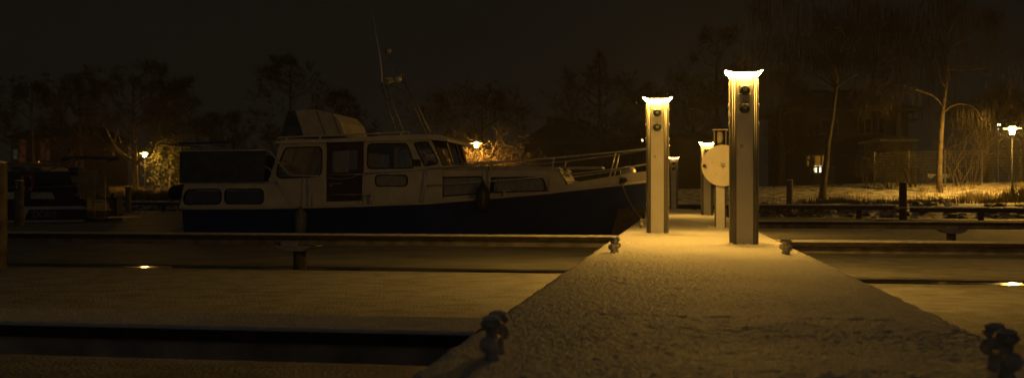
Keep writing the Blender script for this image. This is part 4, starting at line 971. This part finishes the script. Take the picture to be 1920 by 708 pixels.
# ------------------------------------------------------------------ mesh fence
fa = PD(1640, 340, 65); fb_ = PD(1990, 340, 59); fa.z = fb_.z = 0
ft = thing('mesh_fence', 'tall galvanised wire mesh fence along the top of the right bank', 'fence', (fa.x, fa.y, H(fa.x, fa.y)))
Ln = (fb_ - fa).length; dv = (fb_ - fa).normalized(); npan = 5
for i in range(npan + 1):
    p = fa + dv * Ln * i / npan; g = H(p.x, p.y); mb = MB(); mb.box(p.x - .035, p.x + .035, p.y - .03, p.y + .03, g - .1, g + 2.02, .006); mb.build('post', M['wire'], ft)
    if i == npan: break
    q = fa + dv * Ln * (i + 1) / npan; g2 = H(q.x, q.y); mb = MB(); Lp = (q - p).length
    for k in range(11):
        zz = .08 + k * .185; a = p + Vector((0, 0, g + zz)); b = q + Vector((0, 0, g2 + zz)); mb.tube([a, b], .008, 4, cap=False, smooth=False)
    nv = int(Lp / .11)
    for k in range(1, nv):
        f = k / nv; a = p.lerp(q, f); zz = g + (g2 - g) * f; mb.tube([(a.x, a.y, zz + .05), (a.x, a.y, zz + 1.98)], .0055, 3, cap=False, smooth=False)
    mb.build('mesh_panel', M['wire'], ft, fix=False)
# white slatted trellis behind the trunk
tr_ = thing('garden_trellis', 'low white slatted garden trellis behind the lit tree trunk', 'trellis', tuple(gbase(1762, 62.5)))
g = gbase(1762, 62.5)
for k in range(15):
    px = 1741 + k * 2.8
    if k in (4, 5): continue
    a = PD(px, 325.5 + (k % 2) * .8, 63.5); b = PD(px, 332 + (k * 5 % 3), 63.5); mb = MB(); mb.box(a.x - .030, a.x + .030, a.y, a.y + .03, b.z, a.z); mb.build('slat', M['whitepaint'], tr_)
a = PD(1740, 328, 63.54); b = PD(1782, 328, 63.54); mb = MB(); mb.obox((a.x, a.y), (b.x, b.y), .03, a.z - .04, a.z + .04); mb.build('rail', M['whitepaint'], tr_)
for px in (1741, 1782): a = PD(px, 325, 63.58); mb = MB(); mb.box(a.x - .04, a.x + .04, a.y + .04, a.y + .1, H(a.x, a.y) - .1, a.z); mb.build('post', M['darkwood'], tr_)

# ------------------------------------------------------------------ houses
def house_box(nm, label, px0, px1, d, eave_py, depth, wallm, roofm, ridge_py=None, ridge=(.5, .5), over=.5):
    a = PD(px0, 364, d); b = PD(px1, 364, d); g = min(H(a.x, a.y), H(b.x, b.y)) - .2; ze = PD(px0, eave_py, d).z
    u = (b - a); L_ = u.length; u.normalize(); n_ = Vector((-u.y, u.x, 0)); 
    t = thing(nm, label, 'house', (a.x, a.y, g + .2))
    W_ = lambda s_, v_, z: a * 1 + u * s_ + n_ * v_ + Vector((0, 0, z - a.z))
    def prismL(poly, s0, s1): return None
    mb = MB(); vs = [W_(s_, v_, z) for z in (g, ze) for (s_, v_) in ((0, 0), (L_, 0), (L_, depth), (0, depth))]
    mb.add(vs, [(0, 3, 2, 1), (4, 5, 6, 7), (0, 1, 5, 4), (1, 2, 6, 5), (2, 3, 7, 6), (3, 0, 4, 7)]); mb.build('wall', M[wallm], t)
    rf = None
    if ridge_py is not None:
        zr = PD((px0 + px1) / 2, ridge_py, d + depth / 2).z
        r0 = W_(L_ * ridge[0] - .01, depth / 2, zr); r1 = W_(L_ * ridge[1] + .01, depth / 2, zr)
        c = [W_(-over, -over, ze - .12), W_(L_ + over, -over, ze - .12), W_(L_ + over, depth + over, ze - .12), W_(-over, depth + over, ze - .12)]
        up_ = Vector((0, 0, .16)); c2 = [p + up_ for p in c]
        mb = MB(); mb.add(c + c2 + [r0, r1], [(0, 3, 2, 1), (0, 1, 5, 4), (1, 2, 6, 5), (2, 3, 7, 6), (3, 0, 4, 7), (4, 5, 9, 8), (5, 6, 9), (6, 7, 8, 9), (7, 4, 8)]); rf = mb.build('roof', M[roofm], t)
    return t, W_, L_, g, ze, rf
def win(t, W_, d, a_px, b_px, y0, y1, m='darkglass', mull=1, frame=.07, out=-.03):
    # window on the front wall given in pixels, its plane taken from the wall
    def on(px, py):
        A = W_(0, 0, 0); B = W_(10, 0, 0); r = ray(px); nrm = Vector((-(B - A).y, (B - A).x, 0)); k = A.dot(nrm) / r.dot(nrm); p = r * k; return Vector((p.x, p.y, CAMZ + (HY - py) / FPX * k))
    p00 = on(a_px, y1); p10 = on(b_px, y1); p01 = on(a_px, y0); p11 = on(b_px, y0); u = (p10 - p00); u.z = 0; L_ = u.length; u.normalize(); n_ = Vector((u.y, -u.x, 0))
    zb = p00.z; zt = p01.z; fr = MB()
    def bar(s0, s1, z0, z1, o0, o1):
        vs = [p00 + u * s_ + n_ * o_ + Vector((0, 0, z - p00.z)) for z in (z0, z1) for (s_, o_) in ((s0, o0), (s1, o0), (s1, o1), (s0, o1))]
        fr.add(vs, [(0, 3, 2, 1), (4, 5, 6, 7), (0, 1, 5, 4), (1, 2, 6, 5), (2, 3, 7, 6), (3, 0, 4, 7)])
    bar(-frame, 0, zb - frame, zt + frame, .002, .07); bar(L_, L_ + frame, zb - frame, zt + frame, .002, .07); bar(0.001, L_ - .001, zt, zt + frame, .002, .07); bar(0.001, L_ - .001, zb - frame, zb, .002, .07)
    for k in range(1, mull + 1): x = L_ * k / (mull + 1); bar(x - frame * .6, x + frame * .6, zb + .001, zt - .001, .002, .06)
    f = fr.build('window', M['winframe'], t)
    pm = MB(); vs = [p00 + u * s_ + n_ * .02 + Vector((0, 0, z - p00.z)) for (s_, z) in ((0, zb), (L_, zb), (L_, zt), (0, zt))]; pm.add(vs, [(0, 1, 2, 3)]); pm.build('pane', M[m], f)
    return f, on
hr_, W_, L_, g, ze, rf = house_box('house', 'dark two-storey house with a lit terrace window and tiled hip roof', 1492, 1704, 84, 206, 9, 'wall', 'rooftile', 168, (.3, .7), .8)
win(hr_, W_, 84, 1610, 1633, 222, 250); win(hr_, W_, 84, 1636, 1658, 222, 250); win(hr_, W_, 84, 1540, 1570, 224, 250)
win(hr_, W_, 84, 1606, 1625, 290, 330)
f, on = win(hr_, W_, 84, 1513, 1553, 292, 311, 'winwarm', 2, .1)
f2, on = win(hr_, W_, 84, 1513, 1553, 311.6, 323, 'darkglass', 2, .04)
for a_, b_, c_, d_ in ((1526, 1532, 310.9, 312.4), (1535, 1541, 310.9, 312.6), (1528, 1531, 314, 323), (1536, 1539.5, 313.5, 323), (1549, 1551.5, 311, 323), (1525, 1526.4, 315, 322)):
    p = [on(a_, d_), on(b_, d_), on(b_, c_), on(a_, c_)]; p = [q - Vector((0, .14, 0)) for q in p]; mb = MB(); mb.add(p, [(0, 1, 2, 3)]); mb.build('lit_glazing', M['winbright'], hr_)
a = on(1708, 222); mb = MB(); a0 = on(1703, 224); mb.box(a0.x, a0.x + .9, a0.y - .6, a0.y + 3, a0.z - .02, a0.z + .03); mb.build('eave_board', M['winframe'], hr_)
mb = MB(); a = on(1688, 364); mb.box(a.x - .3, a.x + .0, a.y - .25, a.y - .02, g, ze - .2); mb.build('downpipe', M['winframe'], hr_)
# terrace: railing, parasol
tr = thing('terrace_railing', 'dark railing in front of the lit terrace window', 'railing', tuple(on(1528, 345) - Vector((0, 2.5, 0))))
y_ = -2.5
def off(p): return p + Vector((.0, y_, 0))
q0 = off(PD(1508, 313.5, 84)); q1 = off(PD(1556, 313.5, 84)); mb = MB(); mb.tube([q0, q1], .04, 6); mb.build('top_rail', M['lamppole'], tr)
for k in range(15): p = q0.lerp(q1, k / 14); mb = MB(); mb.box(p.x - .014, p.x + .014, p.y - .014, p.y + .014, H(p.x, p.y) - .1, p.z); mb.build('baluster', M['lamppole'], tr)
pr_ = off(PD(1514, 323, 82.5)); gz = H(pr_.x, pr_.y); zt = PD(1520, 291, 82.5).z
ps = thing('parasol', 'closed dark parasol standing against the lit terrace window', 'parasol', (pr_.x, pr_.y, gz))
mb = MB(); mb.lathe([(.03, gz - .05), (.03, gz + .6)], 8, at=(pr_.x, pr_.y, 0)); mb.lathe([(.25, gz), (.25, gz + .1)], 12, at=(pr_.x, pr_.y, 0)); mb.build('stand', M['lamppole'], ps)
mb = MB(); mb.lathe([(.10, gz + .6), (.22, gz + 1.0), (.19, zt - .9), (.10, zt - .2), (.03, zt)], 9, at=(pr_.x, pr_.y, 0)); mb.build('folded_canopy', M['lamppole'], ps)
# small pitched garden roof
pv_, W2, L2, g2, ze2, rf = house_box('garden_pavilion', 'small garden pavilion with a low pitched roof right of the big house windows', 1655, 1712, 72, 262, 4, 'darkwood', 'roofsnow', 254, (.45, .55), .3)
# houses in the middle distance
hm_, W_, L_, g, ze, rf = house_box('house', 'faint distant house with chimney and pale roof panels behind the bow rail', 985, 1180, 112, 268, 10, 'wall', 'rooftile', 222, (.30, .55), .6)
p = PD(1033, 240, 116); mb = MB(); mb.box(p.x - .4, p.x + .4, p.y - .4, p.y + .4, p.z - 1.5, PD(1033, 219, 116).z); mb.build('chimney', M['brick'], rf)
def onroof(px, py, k=.5): 
    v = [rf.matrix_world @ x.co for x in rf.data.vertices]; return None
win(hm_, W_, 112, 1060, 1085, 285, 300)
hb_, W_, L_, g, ze, rf = house_box('boathouse', 'dark low boathouse beyond the end of the jetty, between the pedestals', 1272, 1345, 84, 262, 8, 'darkwood', 'rooftile', 248, (.2, .8), .4)
hc_, W_, L_, g, ze, rf = house_box('house', 'distant house showing one small glowing window left of the left pedestal', 1188, 1262, 120, 256, 9, 'wall', 'rooftile', 240, (.3, .7), .5)
win(hc_, W_, 120, 1203, 1207.5, 260.5, 265, 'winbright', 0, .1); win(hc_, W_, 120, 1210, 1213.5, 259.5, 265.5, 'winorange', 0, .1)
hl_, W_, L_, g, ze, rf = house_box('house', 'reddish brick house with small orange windows behind the dark boat', 20, 182, 125, 258, 10, 'brick', 'rooftile', 232, (.2, .8), .5)
win(hl_, W_, 125, 36, 48, 262, 303, 'winorange', 0, .1); win(hl_, W_, 125, 76, 94, 262, 300, 'winorange', 1, .1); win(hl_, W_, 125, 116, 130, 265, 300, 'darkglass', 0, .1); win(hl_, W_, 125, 25, 33, 280, 298, 'windowdim', 0, .1)
for (x, y, w_, h_) in ((74, 303.5, 6, 2.6), (87, 309.5, 2.5, 3)):
    win(hl_, W_, 125, x - w_ / 2, x + w_ / 2, y - h_ / 2, y + h_ / 2, 'winglint', 0, .05)
# ------------------------------------------------------------------ haze
hz = MB(); hz.box(-100, 80, -8, 150, -2.6, 24)
hzo = stuff(hz.build('haze', bpy.data.materials.new('haze_air')), 'thin frosty night haze glowing around the lamps', 'haze')
hm = hzo.data.materials[0]; hm.use_nodes = True; nt = hm.node_tree; nt.nodes.remove(nt.nodes['Principled BSDF'])
pv = nt.nodes.new('ShaderNodeVolumePrincipled'); pv.inputs['Color'].default_value = (1, .97, .93, 1); pv.inputs['Density'].default_value = 0.0008; pv.inputs['Anisotropy'].default_value = 0.3
nt.links.new(pv.outputs[0], nt.nodes['Material Output'].inputs['Volume'])
